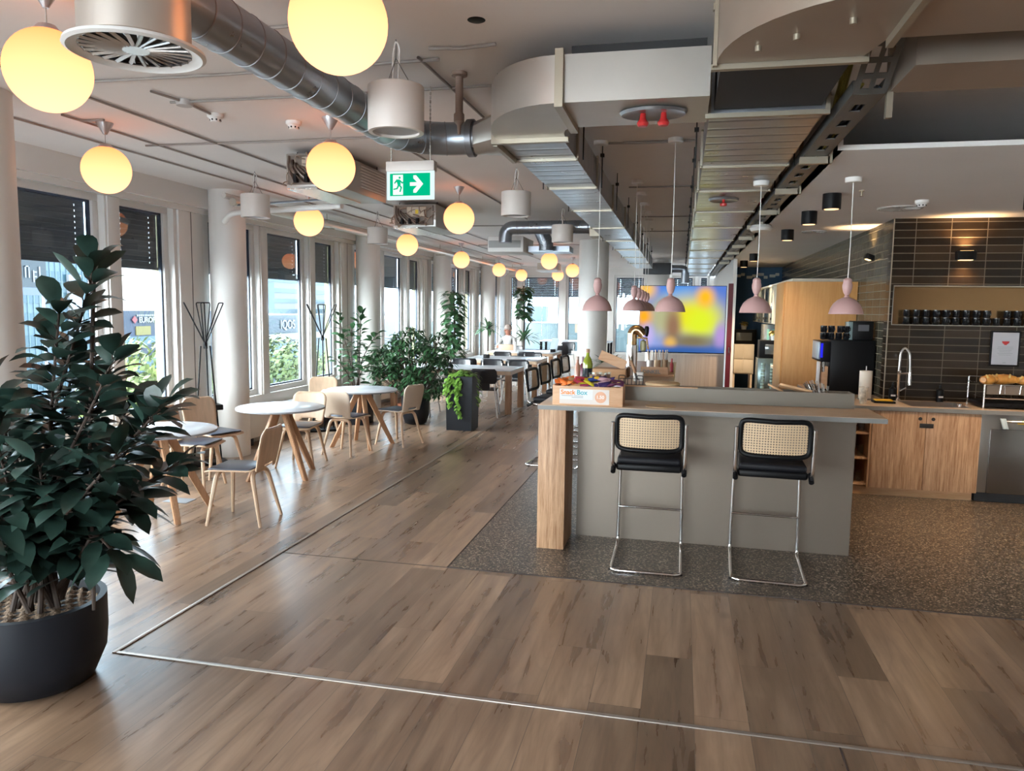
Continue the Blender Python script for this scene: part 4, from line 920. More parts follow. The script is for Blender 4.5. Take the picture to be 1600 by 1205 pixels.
# ================================================================== PLANTS
def leaf(mb, base, d, L, w, droop=.25, fold=.18, n=5, roll=0):
    d = Vector(d).normalized(); up = Vector((0,0,1)); s = d.cross(up)
    s = s.normalized() if s.length > .05 else Vector((1,0,0)); nrm = s.cross(d)
    if roll: R_ = Matrix.Rotation(roll, 3, d); s = R_ @ s; nrm = R_ @ nrm
    rows = []
    for i in range(n+1):
        t_ = i/n; c = Vector(base)+d*(L*t_)-Vector((0,0,1))*(droop*L*t_*t_)
        ww = w*(sin(pi*t_**1.1)**.6)*.5 if 0 < t_ < 1 else 0
        rows.append((c, c+s*ww+nrm*fold*ww, c-s*ww+nrm*fold*ww) if ww > 0 else (c,))
    V = [[mb.bm.verts.new(p) for p in r] for r in rows]
    for a, b in zip(V, V[1:]):
        if len(a) == 1 and len(b) == 3: mb.bm.faces.new((a[0], b[1], b[0])); mb.bm.faces.new((a[0], b[0], b[2]))
        elif len(a) == 3 and len(b) == 3: mb.bm.faces.new((a[0], a[1], b[1], b[0])); mb.bm.faces.new((a[2], a[0], b[0], b[2]))
        elif len(b) == 1: mb.bm.faces.new((a[0], a[1], b[0])); mb.bm.faces.new((a[2], a[0], b[0]))
def pot_round(t, r, h, soil=GRAVEL, rb=.8):
    part(MB().lathe([(0,0),(r*rb*.75,0),(r*rb,.02),(r*.97,h*.35),(r,h*.6),(r,h),(r*.90,h),(r*.88,h-.05),(0,h-.05)], 56), 'pot', POT, t, angle=50)
    g = MB(); g.grid(lambda u, v: ((u-.5)*2*r*.88*((1-((2*v-1)**2)/2)**.5), (v-.5)*2*r*.88*((1-((2*u-1)**2)/2)**.5), h-.045+.012*sin(u*40)*sin(v*37)), 40, 40)
    part(g, 'soil', soil, t)
# big rubber plant
R_ = random.Random(3)
def rubber(t, stems, leafL, leafW, per, mat_=LEAF, start=.35, stemr=.014, rng=R_, whorl=None):
    sm = MB(); lf = MB()
    for st_ in stems:
        P = [Vector(p) for p in st_]; P = smooth_path(P, .25, 5); ln = [0]
        for a, b in zip(P, P[1:]): ln.append(ln[-1]+(b-a).length)
        tot = ln[-1]; sm.tube(P, [stemr*(1-.6*l/tot) for l in ln], 7)
        n = max(3, int(per*tot)); a0 = rng.random()*6
        for k in range(n):
            f = start+(1-start)*(k/(n-1))**.85; L_ = f*tot
            i = max(j for j in range(len(ln)) if ln[j] <= L_+1e-6); i = min(i, len(P)-2)
            p = P[i]+(P[i+1]-P[i])*((L_-ln[i])/max(1e-6, ln[i+1]-ln[i])); dr_ = (P[i+1]-P[i]).normalized()
            a = a0+k*2.4; side = Vector((cos(a), sin(a), 0)); el = .2+.9*(k/n)**3+rng.uniform(-.15,.25)
            d = side*cos(el)+dr_*sin(el)
            pet = p+d*.035; 
            leaf(lf, pet, d, leafL*rng.uniform(.75,1.12), leafW*rng.uniform(.85,1.1), rng.uniform(.1,.55), .22, roll=rng.uniform(-.5,.5)); sm.tube([p, pet], .003, 4, cap=False)
    part(sm, 'stems', BARK, t); part(lf, 'foliage', mat_, t, clean=False)
px_, py_ = -2.94, 2.86
t = thing('rubber_plant', 'big dark leaved rubber plant in a round anthracite pot at the left front', 'potted plant', (px_, py_, 0))
pot_round(t, .305, .405)
def W2(x, y, z): return (x-px_, y-py_, z)
S = []
tips = [(-2.56,2.90,1.97), (-2.74,2.95,1.52), (-2.42,2.82,1.55), (-2.20,2.86,1.36), (-2.33,2.72,1.15), (-3.02,2.75,1.40), (-3.10,2.9,1.13), (-2.88,2.65,1.22), (-2.66,2.65,1.10), (-2.42,2.78,.70), (-3.02,2.62,.80), (-2.58,3.05,.86), (-2.80,3.15,1.35), (-2.86,2.55,.82), (-2.55,3.05,1.30), (-2.36,3.0,1.32), (-2.62,2.75,1.75), (-3.2,3.1,1.2), (-2.75,2.8,1.0), (-2.3,3.05,1.05)]
for i, (x, y, z) in enumerate(tips):
    bx, by = px_+R_.uniform(-.10,.14), py_+R_.uniform(-.1,.1)
    kz = .42+(z-.42)*.55
    S.append([W2(bx, by, .38), W2(bx+(x-bx)*.35, by+(y-by)*.3, max(.55, kz-.05)), W2(bx+(x-bx)*.75, by+(y-by)*.75, .42+(z-.42)*.80 if z > .9 else z+.08), W2(x, y, z)])
rubber(t, S, .20, .088, 44, start=.25, stemr=.013)
part(MB().tube([W2(-2.62,2.87,.38), W2(-2.60,2.87,1.2), W2(-2.57,2.9,1.9)], .009, 7), 'support_cane', BARK, t)
# P2 square pot rubber plant
t = thing('rubber_plant', 'sparse big leaved plant in a square black pot beside the window column', 'potted plant', (-4.88, 10.75, 0))
part(MB().box(-.21,.21,-.21,.21,0,.52,.01), 'pot', POT, t); part(MB().box(-.19,.19,-.19,.19,.521,.525), 'soil', GRAVEL, t)
rubber(t, [[(0,0,.5),(-.1,0,1.0),(-.26,0,1.62)], [(0.05,0,.5),(.05,.05,1.1),(.10,0,1.66)], [(0,.05,.5),(.1,0,1.0),(.36,-.05,1.36)], [(0,0,.5),(-.05,-.05,1.0),(-.05,0,1.45)], [(0,0,.5),(.1,-.05,.8),(.30,-.1,.95)], [(0,0,.5),(-.12,-.05,.8),(-.25,-.1,.98)]], .19, .085, 26, mat('rubber_leaf_mid', (.04,.11,.045), .35, noise=(7,.5)), .22, .012)
# bushy schefflera: leaflets in whorls
def bush(t, blobs, n, L, w, m, rng, zmin=.1):
    lf = MB(); sm = MB()
    for k in range(n):
        bx, by, bz, rx, ry, rz_ = rng.choice(blobs); 
        th, ph = rng.uniform(0, 2*pi), math.acos(rng.uniform(-1, 1)); rr = rng.uniform(.45, 1)**.5
        c = Vector((bx+rx*rr*sin(ph)*cos(th), by+ry*rr*sin(ph)*sin(th), max(zmin, bz+rz_*rr*cos(ph))))
        a0 = rng.random()*6; k7 = rng.choice((5,6,7)); ax = Vector((rng.uniform(-.5,.5), rng.uniform(-.5,.5), 1)).normalized()
        u = ax.orthogonal().normalized(); v = ax.cross(u)
        for j in range(k7):
            a = a0+2*pi*j/k7; d = u*cos(a)+v*sin(a)-ax*.1; leaf(lf, c+d*.01, d, L*rng.uniform(.8,1.1), w, .35, .15, 3)
        if k % 9 == 0: sm.tube([(bx*.3, by*.3, .4), (c.x*.6, c.y*.6, (c.z+.4)/2), c], .006, 5, cap=False)
    part(sm, 'stems', BARK, t); part(lf, 'foliage', m, t, clean=False)
RB = random.Random(11)
t = thing('bushy_plant', 'wide bushy umbrella plant in a round black pot beside the aisle', 'potted plant', (-3.98, 10.98, 0))
pot_round(t, .21, .40)
bush(t, [(-.05,0,.95,.42,.35,.38), (-.50,.1,.80,.34,.3,.35), (.25,0,.75,.36,.3,.35), (-.15,.1,1.28,.30,.25,.24), (.35,.1,1.18,.22,.2,.26), (-.55,0,.95,.25,.2,.28), (.1,0,.60,.42,.3,.18)], 430, .105, .038, LEAF2, RB, .35)
t = thing('bushy_plant', 'second bushy green plant standing behind the wide umbrella plant', 'potted plant', (-4.30, 11.72, 0)); pot_round(t, .19, .38)
bush(t, [(0,0,1.0,.38,.25,.42), (.4,0,.85,.32,.22,.32), (-.3,0,.9,.3,.25,.3)], 190, .11, .04, LEAF2, RB, .35)
# small pots by the window
for x, y, r, h, c, lab in ((-4.62, 12.05, .075, .16, (.40,.14,.07), 'small terracotta pot on the floor under the plants'), (-4.40, 11.9, .10, .13, (.16,.20,.26), 'small blue grey pot on the floor under the plants')):
    t = thing('flower_pot', lab, 'pot', (x, y, 0)); part(MB().lathe([(0,0),(r*.7,0),(r,h),(r*.9,h),(r*.85,h-.02),(0,h-.02)], 20), 'pot', mat('pot_%d' % int(x*-100), c, .7), t)
# tall climber
def climber(label, x, y, h, r, nl, L, m, pot=True, zlo=.5):
    t = thing('climbing_plant', label, 'potted plant', (x, y, 0)); pot_round(t, .17, .32)
    part(MB().tube([(0,0,.28),(.02,0,h*.6),(0,0,h)], .02, 8), 'moss_pole', BARK, t); lf = MB()
    for i in range(nl):
        z = h*(zlo+(1-zlo)*i/nl); a = RB.uniform(0, 2*pi); d = Vector((cos(a), sin(a), RB.uniform(-.2,.4))); rr = r*RB.uniform(.3,1)
        leaf(lf, Vector((0,0,z))+Vector((cos(a)*rr, sin(a)*rr, 0)), d, L*RB.uniform(.7,1.1), L*.62, .5, .1, 3)
    part(lf, 'foliage', m, t, clean=False)
climber('tall climbing plant on a pole beside the fourth window column', -4.70, 15.3, 2.15, .19, 300, .19, LEAF2, zlo=.35)
climber('very tall climbing plant on a pole near the room corner', -4.45, 21.3, 2.45, .17, 190, .24, LEAF2, zlo=.62)
def spiky(label, x, y, h, L, n, m, potc=POT, name='palm_plant'):
    t = thing(name, label, 'potted plant', (x, y, 0)); part(MB().lathe([(0,0),(.13,0),(.17,.34),(.155,.34),(.15,.31),(0,.31)], 24), 'pot', potc, t)
    part(MB().tube([(0,0,.3),(0,0,h)], .02, 8), 'stem', BARK, t); lf = MB()
    for i in range(n):
        a = RB.uniform(0,2*pi); el = RB.uniform(.1,1.3); leaf(lf, (0,0,h-.1+.1*RB.random()), (cos(a)*cos(el), sin(a)*cos(el), sin(el)), L*RB.uniform(.7,1.1), .05, RB.uniform(.2,.8), .2, 6)
    part(lf, 'foliage', m, t, clean=False)
spiky('spiky dragon tree plant behind the seated person', -4.30, 20.75, 1.0, .75, 46, LEAF2)
spiky('leaning plant with drooping leaves left of the seated person', -4.9, 19.0, 1.30, .50, 60, LEAF2)
spiky('bushy fern like palm on the white stand right of the large column', -1.25, 13.6, .78, .45, 90, LEAF2, WHITEP)
t = thing('plant_stand', 'white low stand between the large column and the beer tap', 'cabinet', (-1.05, 12.5, 0)); part(MB().box(-.18,.18,-.15,.15,0,.85,.01), 'body', WHITEP, t); part(MB().box(-.05,.05,-.155,-.15,.5,.75), 'label_plate', BLACK, t)
# black tall planter with pothos
t = thing('tall_planter', 'tall square black planter with trailing green pothos in the aisle', 'planter', (-3.145, 10.71, 0))
p = MB(); p.prism([(-.155,-.155),(.155,-.155),(.155,.155),(-.155,.155)], .03, .04)
tp_, bt_ = .205, .19
v = [(-bt_,-bt_,.0),(bt_,-bt_,.0),(bt_,bt_,.0),(-bt_,bt_,.0),(-tp_,-tp_,.80),(tp_,-tp_,.80),(tp_,tp_,.80),(-tp_,tp_,.80),(-tp_+.03,-tp_+.03,.80),(tp_-.03,-tp_+.03,.80),(tp_-.03,tp_-.03,.80),(-tp_+.03,tp_-.03,.80),(-tp_+.03,-tp_+.03,.74),(tp_-.03,-tp_+.03,.74),(tp_-.03,tp_-.03,.74),(-tp_+.03,tp_-.03,.74)]
p = MB(); p._add([Vector(q) for q in v], [(3,2,1,0),(0,1,5,4),(1,2,6,5),(2,3,7,6),(3,0,4,7),(4,5,9,8),(5,6,10,9),(6,7,11,10),(7,4,8,11),(8,9,13,12),(9,10,14,13),(10,11,15,14),(11,8,12,15)])
part(p, 'planter_box', POT, t, smooth=False); part(MB().box(-.17,.17,-.17,.17,.742,.75), 'soil', GRAVEL, t)
lf = MB(); sm = MB()
for i in range(190):
    a = RB.uniform(0,2*pi); rr = RB.uniform(0,.20); z = .80+RB.uniform(0,.09)*(1-rr/.25)
    leaf(lf, (cos(a)*rr, sin(a)*rr, z), (cos(a), sin(a), RB.uniform(-.2,.8)), .085, .055, .5, .15, 3)
for x0, n, drift in ((-.13, 34, .0), (-.08, 46, .10), (-.03, 22, .05), (-.16, 18, -.02), (.02, 10, 0)):
    z = .80
    for i in range(n):
        z -= .0125; xx = x0+drift*(i/n)+RB.uniform(-.03,.03)
        leaf(lf, (xx, -.225, z), (RB.uniform(-.7,.7), -1, RB.uniform(-.8,.1)), .06, .045, .5, .1, 3)
    sm.tube([(x0, -.18, .80), (x0, -.215, .78), (x0+drift, -.212, z)], .003, 5)
for i in range(26):
    leaf(lf, (.225, RB.uniform(-.12,.1), .80-.0165*i), (1, RB.uniform(-.6,.6), RB.uniform(-.8,.2)), .06, .045, .5, .1, 3)
part(lf, 'foliage', LEAF3, t, clean=False); part(sm, 'vines', mat('vine_green', (.12,.2,.05), .6), t)

# ================================================================== PINK PENDANTS
def pendant(label, x, y, cz, first=None):
    t = thing('bell_pendant', label, 'pendant lamp', (x, y, 0), 0, 'dusty pink bell pendant lamps over the bar')
    part(MB().lathe([(.118,1.79),(.116,1.80),(.108,1.83),(.090,1.865),(.062,1.892),(.034,1.906),(.018,1.913),(.013,1.925),(.012,1.932)], 40), 'lamp_shade', PINK, t, thick=.003)
    part(MB().lathe([(.112,1.795),(.103,1.828),(.085,1.862),(.058,1.887),(.03,1.90),(0,1.902)], 32), 'shade_lining', mat('lining_white', (.85,.75,.62), .5), t)
    part(MB().lathe([(0,1.928),(.014,1.93),(.024,1.945),(.033,1.975),(.035,2.0),(.030,2.018),(.029,2.024),(.031,2.03),(.026,2.045),(.014,2.054),(0,2.056)], 28), 'wooden_body', PINK, t)
    part(MB().tube([(0,0,2.05),(.004,0,2.3),(0,0,cz)], .0032, 6), 'cord', WHITEP, t)
    part(MB().lathe([(0,cz-.035),(.052,cz-.035),(.058,cz-.028),(.058,cz),(0,cz)], 28), 'ceiling_rose', WHITEP, t)
    part(MB().sphere((0,0,1.845), .026, 14, 8), 'bulb', emis('bulb_lit', (1,.75,.42), 5) if 'bulb_lit' not in MATS else MATS['bulb_lit'], t)
    return t
for x, y, cz, lab in ((-.668, 6.10, CZ, 'pink bell lamp in front of the large round column'), (-.092, 6.08, CZ, 'pink bell lamp in front of the colourful screen'), (.545, 6.0, 2.768, 'pink bell lamp left of the tall oak cabinet'), (1.175, 5.95, KZ, 'pink bell lamp in front of the tall oak cabinet')):
    pendant(lab, x, y, cz)
p0 = pendant('nearest pink bell lamp of the row receding over the back of the bar', -.49, 7.95, CZ)
for i, (x, y) in enumerate(((-.490, 8.75), (-.497, 9.6), (-.50, 10.4), (-.505, 11.3))): dup(p0, (x, y, 0), 0, ['second', 'third', 'fourth', 'farthest'][i]+' pink bell lamp of the row receding over the back of the bar')

# ================================================================== THINGS ON THE BAR
CB = 1.0955
SB = wood_mat('snack_box_wood', (.56,.32,.18), (.66,.41,.25), (2,20,20), .55)
t = thing('snack_box', 'open wooden snack box with printed front label at the left end of the bar', 'box', (-.655, 5.47, CB))
b = MB(); b.box(-.258,.258,0,.012,0,.142,.002).box(-.258,.258,.21,.222,0,.142,.002).box(-.258,-.244,.012,.21,0,.150,.002).box(.244,.258,.012,.21,0,.150,.002).box(-.244,.244,.012,.21,0,.01)
part(b, 'box', SB, t); part(MB().box(-.205,.16,-.002,-.0002,.012,.122), 'label_paper', mat('paper_label', (.66,.60,.56), .5), t, smooth=False)
part(MB().box(-.205,.04,-.0026,-.002,.045,.118), 'label_white', mat('paper_white', (.72,.72,.74), .5), t, smooth=False)
ORG = mat('print_orange', (.80,.25,.02), .5); TEAL = mat('print_teal', (.10,.42,.48), .5); PRN = mat('print_grey', (.25,.27,.27), .6); SLM = mat('print_salmon', (.72,.38,.24), .5)
text('snack_lettering', 'Snack', ORG, t, TF_negY(-.196, -.003, .082), .046, .0006, bold=.0012)
text('box_lettering', 'Box', TEAL, t, TF_negY(-.078, -.003, .082), .048, .0006, bold=.0012)
l = MB()
for x0, x1, z in ((-.19,-.105,.070),(-.10,-.03,.069),(-.115,-.03,.058)): l.box(x0, x1, -.003, -.0025, z, z+.0035)
part(l, 'small_print', PRN, t, smooth=False)
part(MB().lathe([(0,0),(.042,0),(.042,.001),(0,.001)], 32, M=Matrix.Translation((.098,-.0025,.066)) @ Matrix.Rotation(rad(90),4,'X')), 'price_disc', SLM, t)
text('price_lettering', '1,50', mat('print_white', (.8,.75,.7), .5), t, TF_negY(.066, -.0045, .056), .034, .0004, bold=.001)
cols = [(.75,.16,.03),(.70,.20,.05),(.45,.25,.12),(.35,.05,.12),(.55,.05,.08),(.55,.45,.03),(.75,.45,.04),(.03,.07,.30),(.05,.03,.12),(.50,.30,.35),(.10,.03,.07),(.80,.55,.2)]
RS = random.Random(5)
order = [0,0,1,1,2,3,4,3,5,5,7,8,6,9,8,10,11,10]
for i, ci in enumerate(order*2):
    c = cols[ci]; f = (i % 18)/17; x = -.225+.45*f+RS.uniform(-.01,.01); y = .05+.12*(i//18)+RS.uniform(-.02,.02)
    name = {0:'orange',1:'red orange',2:'brown',3:'dark red',4:'red',5:'green yellow',6:'yellow',7:'dark blue',8:'violet',9:'pink',10:'purple',11:'gold'}[ci]
    mb = MB(); L_, w_ = .055, .020
    mb.grid(lambda u, v: ((u-.5)*2*L_, (v-.5)*2*w_*(1-.12*abs(2*u-1)**8), .013*(1-abs(2*u-1)**4)*(1-abs(2*v-1)**2.5)), 12, 6).grid(lambda u, v: ((u-.5)*2*L_, (v-.5)*2*w_*(1-.12*abs(2*u-1)**8), -.011*(1-abs(2*u-1)**4)*(1-abs(2*v-1)**2.5)), 12, 6)
    o = finish(mb, 'snack_bar', mat('wrapper_%d' % ci, c, .25))
    o.location = (-.655+x*.92, 5.47+y, CB+.138+RS.uniform(0,.035)+.018*(i//18)); o.rotation_euler = (RS.uniform(.0,.9), RS.uniform(-.35,.35), RS.uniform(-.7,.7))
    tag(o, '%s snack bar, %s from left in the %s row of the snack box' % (name, ORD[i % 18], 'front' if i < 18 else 'back'), 'snack', 'snack bars in the wooden box')
for o in [o for o in COL.objects if o.name.startswith('wrapper')]: pass
# filler under the bars
part(MB().box(-.243,.243,.013,.209,.011,.112), 'insert', mat('insert_dark', (.10,.05,.04), .8), t, smooth=False)
def lathe_thing(name, label, cat, x, y, z, parts_, group=None):
    t = thing(name, label, cat, (x, y, z), 0, group)
    for nm, prof, m in parts_: part(MB().lathe(prof, 24), nm, m, t)
    return t
GRN = mat('bottle_green_glass', (.25,.30,.03), .08, spec=.8); DKG = mat('bottle_dark', (.01,.015,.02), .1)
lathe_thing('wine_bottle', 'green glass bottle with dark label on the bar behind the snack box', 'bottle', -.86, 7.15, CB, [('lower_body', [(0,0),(.046,0),(.048,.01),(.048,.15),(0,.15)], DKG), ('body', [(.048,.15),(.048,.19),(.035,.235),(.017,.265),(.015,.30)], GRN), ('cap', [(0,.295),(.018,.295),(.018,.33),(0,.332)], mat('cap_bronze', (.40,.22,.12), .4))])
lathe_thing('sauce_bottle', 'tall reddish bottle left of the green bottle', 'bottle', -1.01+.04, 7.25, CB, [('body', [(0,0),(.03,0),(.03,.15),(.014,.19),(.014,.22),(0,.22)], mat('rose_glass', (.48,.22,.16), .2)), ('cap', [(0,.22),(.016,.22),(.016,.25),(0,.25)], mat('cap_pinkish', (.5,.35,.3), .4))])
lathe_thing('sauce_bottle', 'short dark red bottle at the window edge of the bar', 'bottle', -.985, 7.75, CB, [('body', [(0,0),(.03,0),(.03,.12),(.014,.15),(0,.15)], mat('plum', (.16,.03,.06), .25)), ('cap', [(0,.15),(.016,.15),(.016,.22),(0,.22)], mat('cap_mauve', (.45,.32,.36), .4))])
for i, (x, y) in enumerate(((-.80, 7.0), (-.74, 7.05), (-.69, 7.0), (-.66, 7.1))):
    lathe_thing('drinking_glass', 'small glass of brown sugar sticks, %s of four right of the green bottle' % ['first', 'second', 'third', 'last'][i], 'glass', x, y, CB, [('cup', [(0,0),(.022,0),(.028,.12),(.026,.12),(.02,.008),(0,.008)], GLASS), ('contents', [(0,.01),(.019,.01),(.022,.10),(0,.10)], mat('sugar_brown', (.35,.17,.12), .7))])
t = thing('wooden_crate', 'open wooden crate with a slanted lid on the bar behind the bottles', 'crate', (-.72, 7.75, CB))
part(MB().box(-.16,.18,-.02,.25,0,.10,.004), 'box', OAKX, t); part(MB().box(-.12,.17,.0,.015,0,.10, M=Matrix.Translation((0,.05,.15)) @ Matrix.Rotation(rad(22),4,'Y')), 'slanted_lid', SB, t)
# beer tap
t = thing('beer_tap', 'tall chrome arched beer tap tower on the bar', 'beer tap', (-.50, 8.0, CB))
part(MB().lathe([(0,0),(.085,0),(.085,.015),(.06,.02),(.06,.34),(.05,.345),(0,.345)], 28), 'column', CHROME, t)
part(MB().tube(smooth_path([(0,0,.33),(0,0,.46),(.02,0,.50),(.07,0,.50),(.12,0,.44)], .05, 6), [.058]*3+[.055]*30 if 0 else .05, 18), 'arch', mat('tap_brass', (.62,.42,.22), .15, 1.0), t)
part(MB().tube([(.05,-.02,.42),(.16,-.02,.41)], .011, 10).tube([(.15,-.02,.42),(.17,-.02,.30)], .009, 8), 'spout', MATS['tap_brass'], t)
part(MB().lathe([(0,.43),(.012,.43),(.022,.47),(.024,.52),(.015,.54),(0,.54)], 14, (.15,-.02,0)), 'handle', BLACK, t)
part(MB().lathe([(0,.27),(.03,.28),(.035,.33),(.03,.38),(0,.40)], 14, (.115,.04,0)), 'medallion', mat('medallion_olive', (.38,.36,.20), .4), t)
# black wire rack
t = thing('wire_rack', 'small black wire rack standing on the bar upstand', 'rack', (-.37, 6.02, 1.105))
w_ = MB()
for i in range(7): w_.tube([(-.09+i*.03, -.03, 0), (-.09+i*.03, -.03, .155)], .003, 6)
w_.tube([(-.09,-.03,.155),(.09,-.03,.155)], .003, 6).tube([(-.09,-.03,.01),(.09,-.03,.01)], .003, 6).tube([(-.09,.05,.01),(.09,.05,.01)], .003, 6)
for x in (-.09,.09):
    w_.tube([(x,-.03,.01),(x,.05,.01)], .003, 6)
for x in (-.08,.06): w_.tube(smooth_path([(x-.02,-.03,.0),(x-.02,-.03,.18),(x+.03,-.03,.18),(x+.03,-.03,.0)], .012), .004, 6)
part(w_, 'wires', BLACKM, t)
t = thing('cutting_board', 'round pale wooden board behind the bar upstand', 'board', (-.13, 6.08, 1.206)); part(MB().lathe([(0,0),(.13,0),(.135,.008),(.135,.020),(.125,.026),(0,.026)], 40), 'board', mat('pale_board', (.72,.50,.28), .45, noise=(3,.1,(1,8,1))), t)
t = thing('round_coaster', 'thin round wooden coaster on the bar front edge above the left stool', 'coaster', (-.13, 5.62, CB)); part(MB().lathe([(0,0),(.11,0),(.11,.004),(0,.004)], 36), 'disc', MATS['pale_board'], t)
# wooden tray with cutlery holders
t = thing('wooden_tray', 'wooden caddy board with dark lettering on the bar behind the wire rack', 'tray', (-.24, 8.5, CB))
part(MB().box(-.18,.18,-.30,.30,0,.02,.003), 'board', SB, t); part(MB().box(-.17,.12,-.315,-.30,0,.10,.003), 'front_board', SB, t)
text('lettering', 'DINKEL', PRN, t, TF_negY(-.15, -.318, .03), .055, .0006, bold=.001)
for x, y, lab, c in ((-.33, 8.55, 'tall metal cutlery tin left on the wooden caddy', (.5,.47,.44)), (-.25, 8.62, 'wooden cutlery tin with handles in the middle of the caddy', (.45,.30,.18)), (-.17, 8.66, 'wooden cutlery tin at the right of the caddy', (.40,.27,.17))):
    t = thing('cutlery_tin', lab, 'cutlery holder', (x, y, CB+.0205)); m_ = mat('tin_%d' % int(-x*100), c, .35, .5)
    part(MB().lathe([(0,0),(.036,0),(.036,.13),(.033,.13),(.033,.005),(0,.005)], 20), 'tin', m_, t)
    for j in range(5): a = j*1.3; part(MB().tube([(.012*cos(a), .012*sin(a), .01), (.03*cos(a), .03*sin(a), .24)], .006, 6), 'cutlery_handle', WALN if j % 2 else STEEL, t)
t = thing('sauce_bottle', 'small dark red bottle beside the cutlery tins', 'bottle', (-.09, 8.6, CB)); part(MB().lathe([(0,0),(.02,0),(.02,.11),(.009,.13),(.009,.17),(0,.17)], 12), 'body', mat('dark_red_glass', (.30,.02,.03), .3), t)
t = thing('knife_block', 'leaning wooden menu holder with a white card beside the tap', 'card holder', (-.40, 7.6, CB)); part(MB().box(-.012,.012,-.05,.05,.01,.22, M=Matrix.Rotation(rad(22),4,'Y').inverted()), 'board', WALN, t); part(MB().box(-.05,.05,-.05,.05,0,.09,.01), 'foot', WHITEP, t); part(MB().box(-.03,-.02,-.04,.04,.02,.25, M=Matrix.Rotation(rad(-14),4,'Y')), 'card', WHITEP, t)
# cutlery and boards lying in the upstand tray (right)
t = thing('cutting_board', 'slanted golden board resting in the bar upstand tray, left of the cutlery', 'board', (.86, 6.03, 1.112)); part(MB().box(-.12,.12,-.035,.035,0,.018,.003, M=Matrix.Translation((0,0,.10)) @ Matrix.Rotation(rad(12),4,'Y') @ Matrix.Rotation(rad(-18),4,'X')), 'board', OAKX, t); part(MB().box(-.08,-.03,-.02,.02,0,.085), 'rest', BLACKM, t)
t = thing('cutting_board', 'second golden board resting in the upstand tray behind the first', 'board', (.72, 6.06, 1.112)); part(MB().box(-.06,.06,-.03,.03,0,.015,.003, M=Matrix.Translation((0,0,.10)) @ Matrix.Rotation(rad(25),4,'Y')), 'board', OAKX, t); part(MB().box(-.02,.02,-.02,.02,0,.08), 'rest', BLACKM, t)
t = thing('cutlery_caddy', 'steel cutlery bundle fanned out in the upstand tray under the coffee machine', 'cutlery', (1.02, 6.03, 1.104))
part(MB().box(-.07,.12,-.035,.035,0,.06,.004), 'caddy', BLACKM, t)
for i in range(14): part(MB().tube([(-.03+.008*i, (i % 3-1)*.02, .05), (-.085+.014*i-.02, (i % 3-1)*.022, .16+.025*sin(i*.3))], .0038, 6), 'cutlery_piece', CHROME, t)
t = thing('small_box', 'small dark blue box behind the cutlery', 'box', (1.30, 9.0, .905)); 
bpy.data.objects.remove(t)

# ================================================================== KITCHEN
t = thing('kitchen_worktop', 'grey brown kitchen worktop running into the corner with an inset sink', 'worktop')
ZW = .90; k = MB()
k.box(1.45, 2.1, 8.53, 9.95, ZW-.04, ZW).box(1.45, 2.215, 7.88, 8.53, ZW-.04, ZW).box(2.75, 4.6, 7.88, 8.53, ZW-.04, ZW).box(2.215, 2.75, 7.88, 7.97, ZW-.04, ZW).box(2.215, 2.75, 8.42, 8.53, ZW-.04, ZW)
part(k, 'slab', CTOP, t, smooth=False); part(MB().box(1.448, 4.6, 7.876, 7.88, ZW-.042, ZW-.002).box(1.446, 1.45, 7.88, 9.95, ZW-.042, ZW-.002), 'edge_band', CEDGE, t, smooth=False)
t = thing('sink', 'stainless steel inset sink in front of the brown tiles', 'sink')
part(MB().box(2.215, 2.23, 7.97, 8.42, .74, ZW+.004).box(2.735, 2.75, 7.97, 8.42, .74, ZW+.004).box(2.23, 2.735, 7.97, 7.985, .74, ZW+.004).box(2.23, 2.735, 8.405, 8.42, .74, ZW+.004).box(2.23, 2.735, 7.985, 8.405, .74, .75), 'basin', STEEL, t, smooth=False)
part(MB().cyl(2.66, 8.02, ZW+.004, ZW+.035, .025, 16), 'drain_knob', CHROME, t)
t = thing('kitchen_tap', 'tall chrome spring hose kitchen tap at the sink', 'tap', (2.22, 8.47, ZW))
part(MB().lathe([(0,0),(.028,0),(.028,.02),(.018,.03),(.018,.26),(.022,.27),(.022,.31),(0,.31)], 20), 'body', CHROME, t)
ar = smooth_path([(0,0,.30),(.005,0,.50),(.04,0,.555),(.09,-.01,.50),(.10,-.02,.30)], .06, 6)
part(MB().tube(ar, .012, 12), 'hose', mat('hose_steel', (.6,.58,.55), .3, .9), t)
sp = MB()
for i in range(len(ar)*2): 
    q = ar[min(len(ar)-1, i//2)]; 
L2 = [Vector(a) for a in ar]
acc = 0; nxt = 0
for a, b in zip(L2, L2[1:]):
    LL = (b-a).length
    while acc+LL >= nxt:
        q = a+(b-a)*((nxt-acc)/LL); sp.lathe([(.012,-.002),(.016,0),(.012,.002)], 12, M=Matrix.Translation(q) @ (b-a).to_track_quat('Z','Y').to_matrix().to_4x4()); nxt += .009
    acc += LL
part(sp, 'spring', CHROME, t)
part(MB().lathe([(0,.16),(.022,.165),(.02,.24),(.014,.30),(0,.305)], 16, (.10,-.02,0)), 'spray_head', CHROME, t)
part(MB().tube([(0,0,.28),(.09,-.02,.29)], .007, 8), 'holder_arm', CHROME, t); part(MB().tube([(.018,0,.10),(.07,-.03,.14)], .007, 8), 'lever', CHROME, t)
for x, lab in ((2.17, 'black soap dispenser with white label left of the kitchen tap'), (2.62, 'black soap dispenser with white label right of the kitchen tap')):
    t = thing('soap_dispenser', lab, 'soap dispenser', (x, 8.47, ZW)); part(MB().lathe([(0,0),(.035,0),(.035,.12),(.012,.14),(.012,.17),(0,.17)], 20), 'bottle', BLACK, t); part(MB().tube([(0,0,.17),(0,0,.19),(.0,-.04,.19)], .005, 6), 'pump', BLACK, t); part(MB().box(-.022,.022,-.0365,-.034,.045,.062), 'label_strip', WHITEP, t)
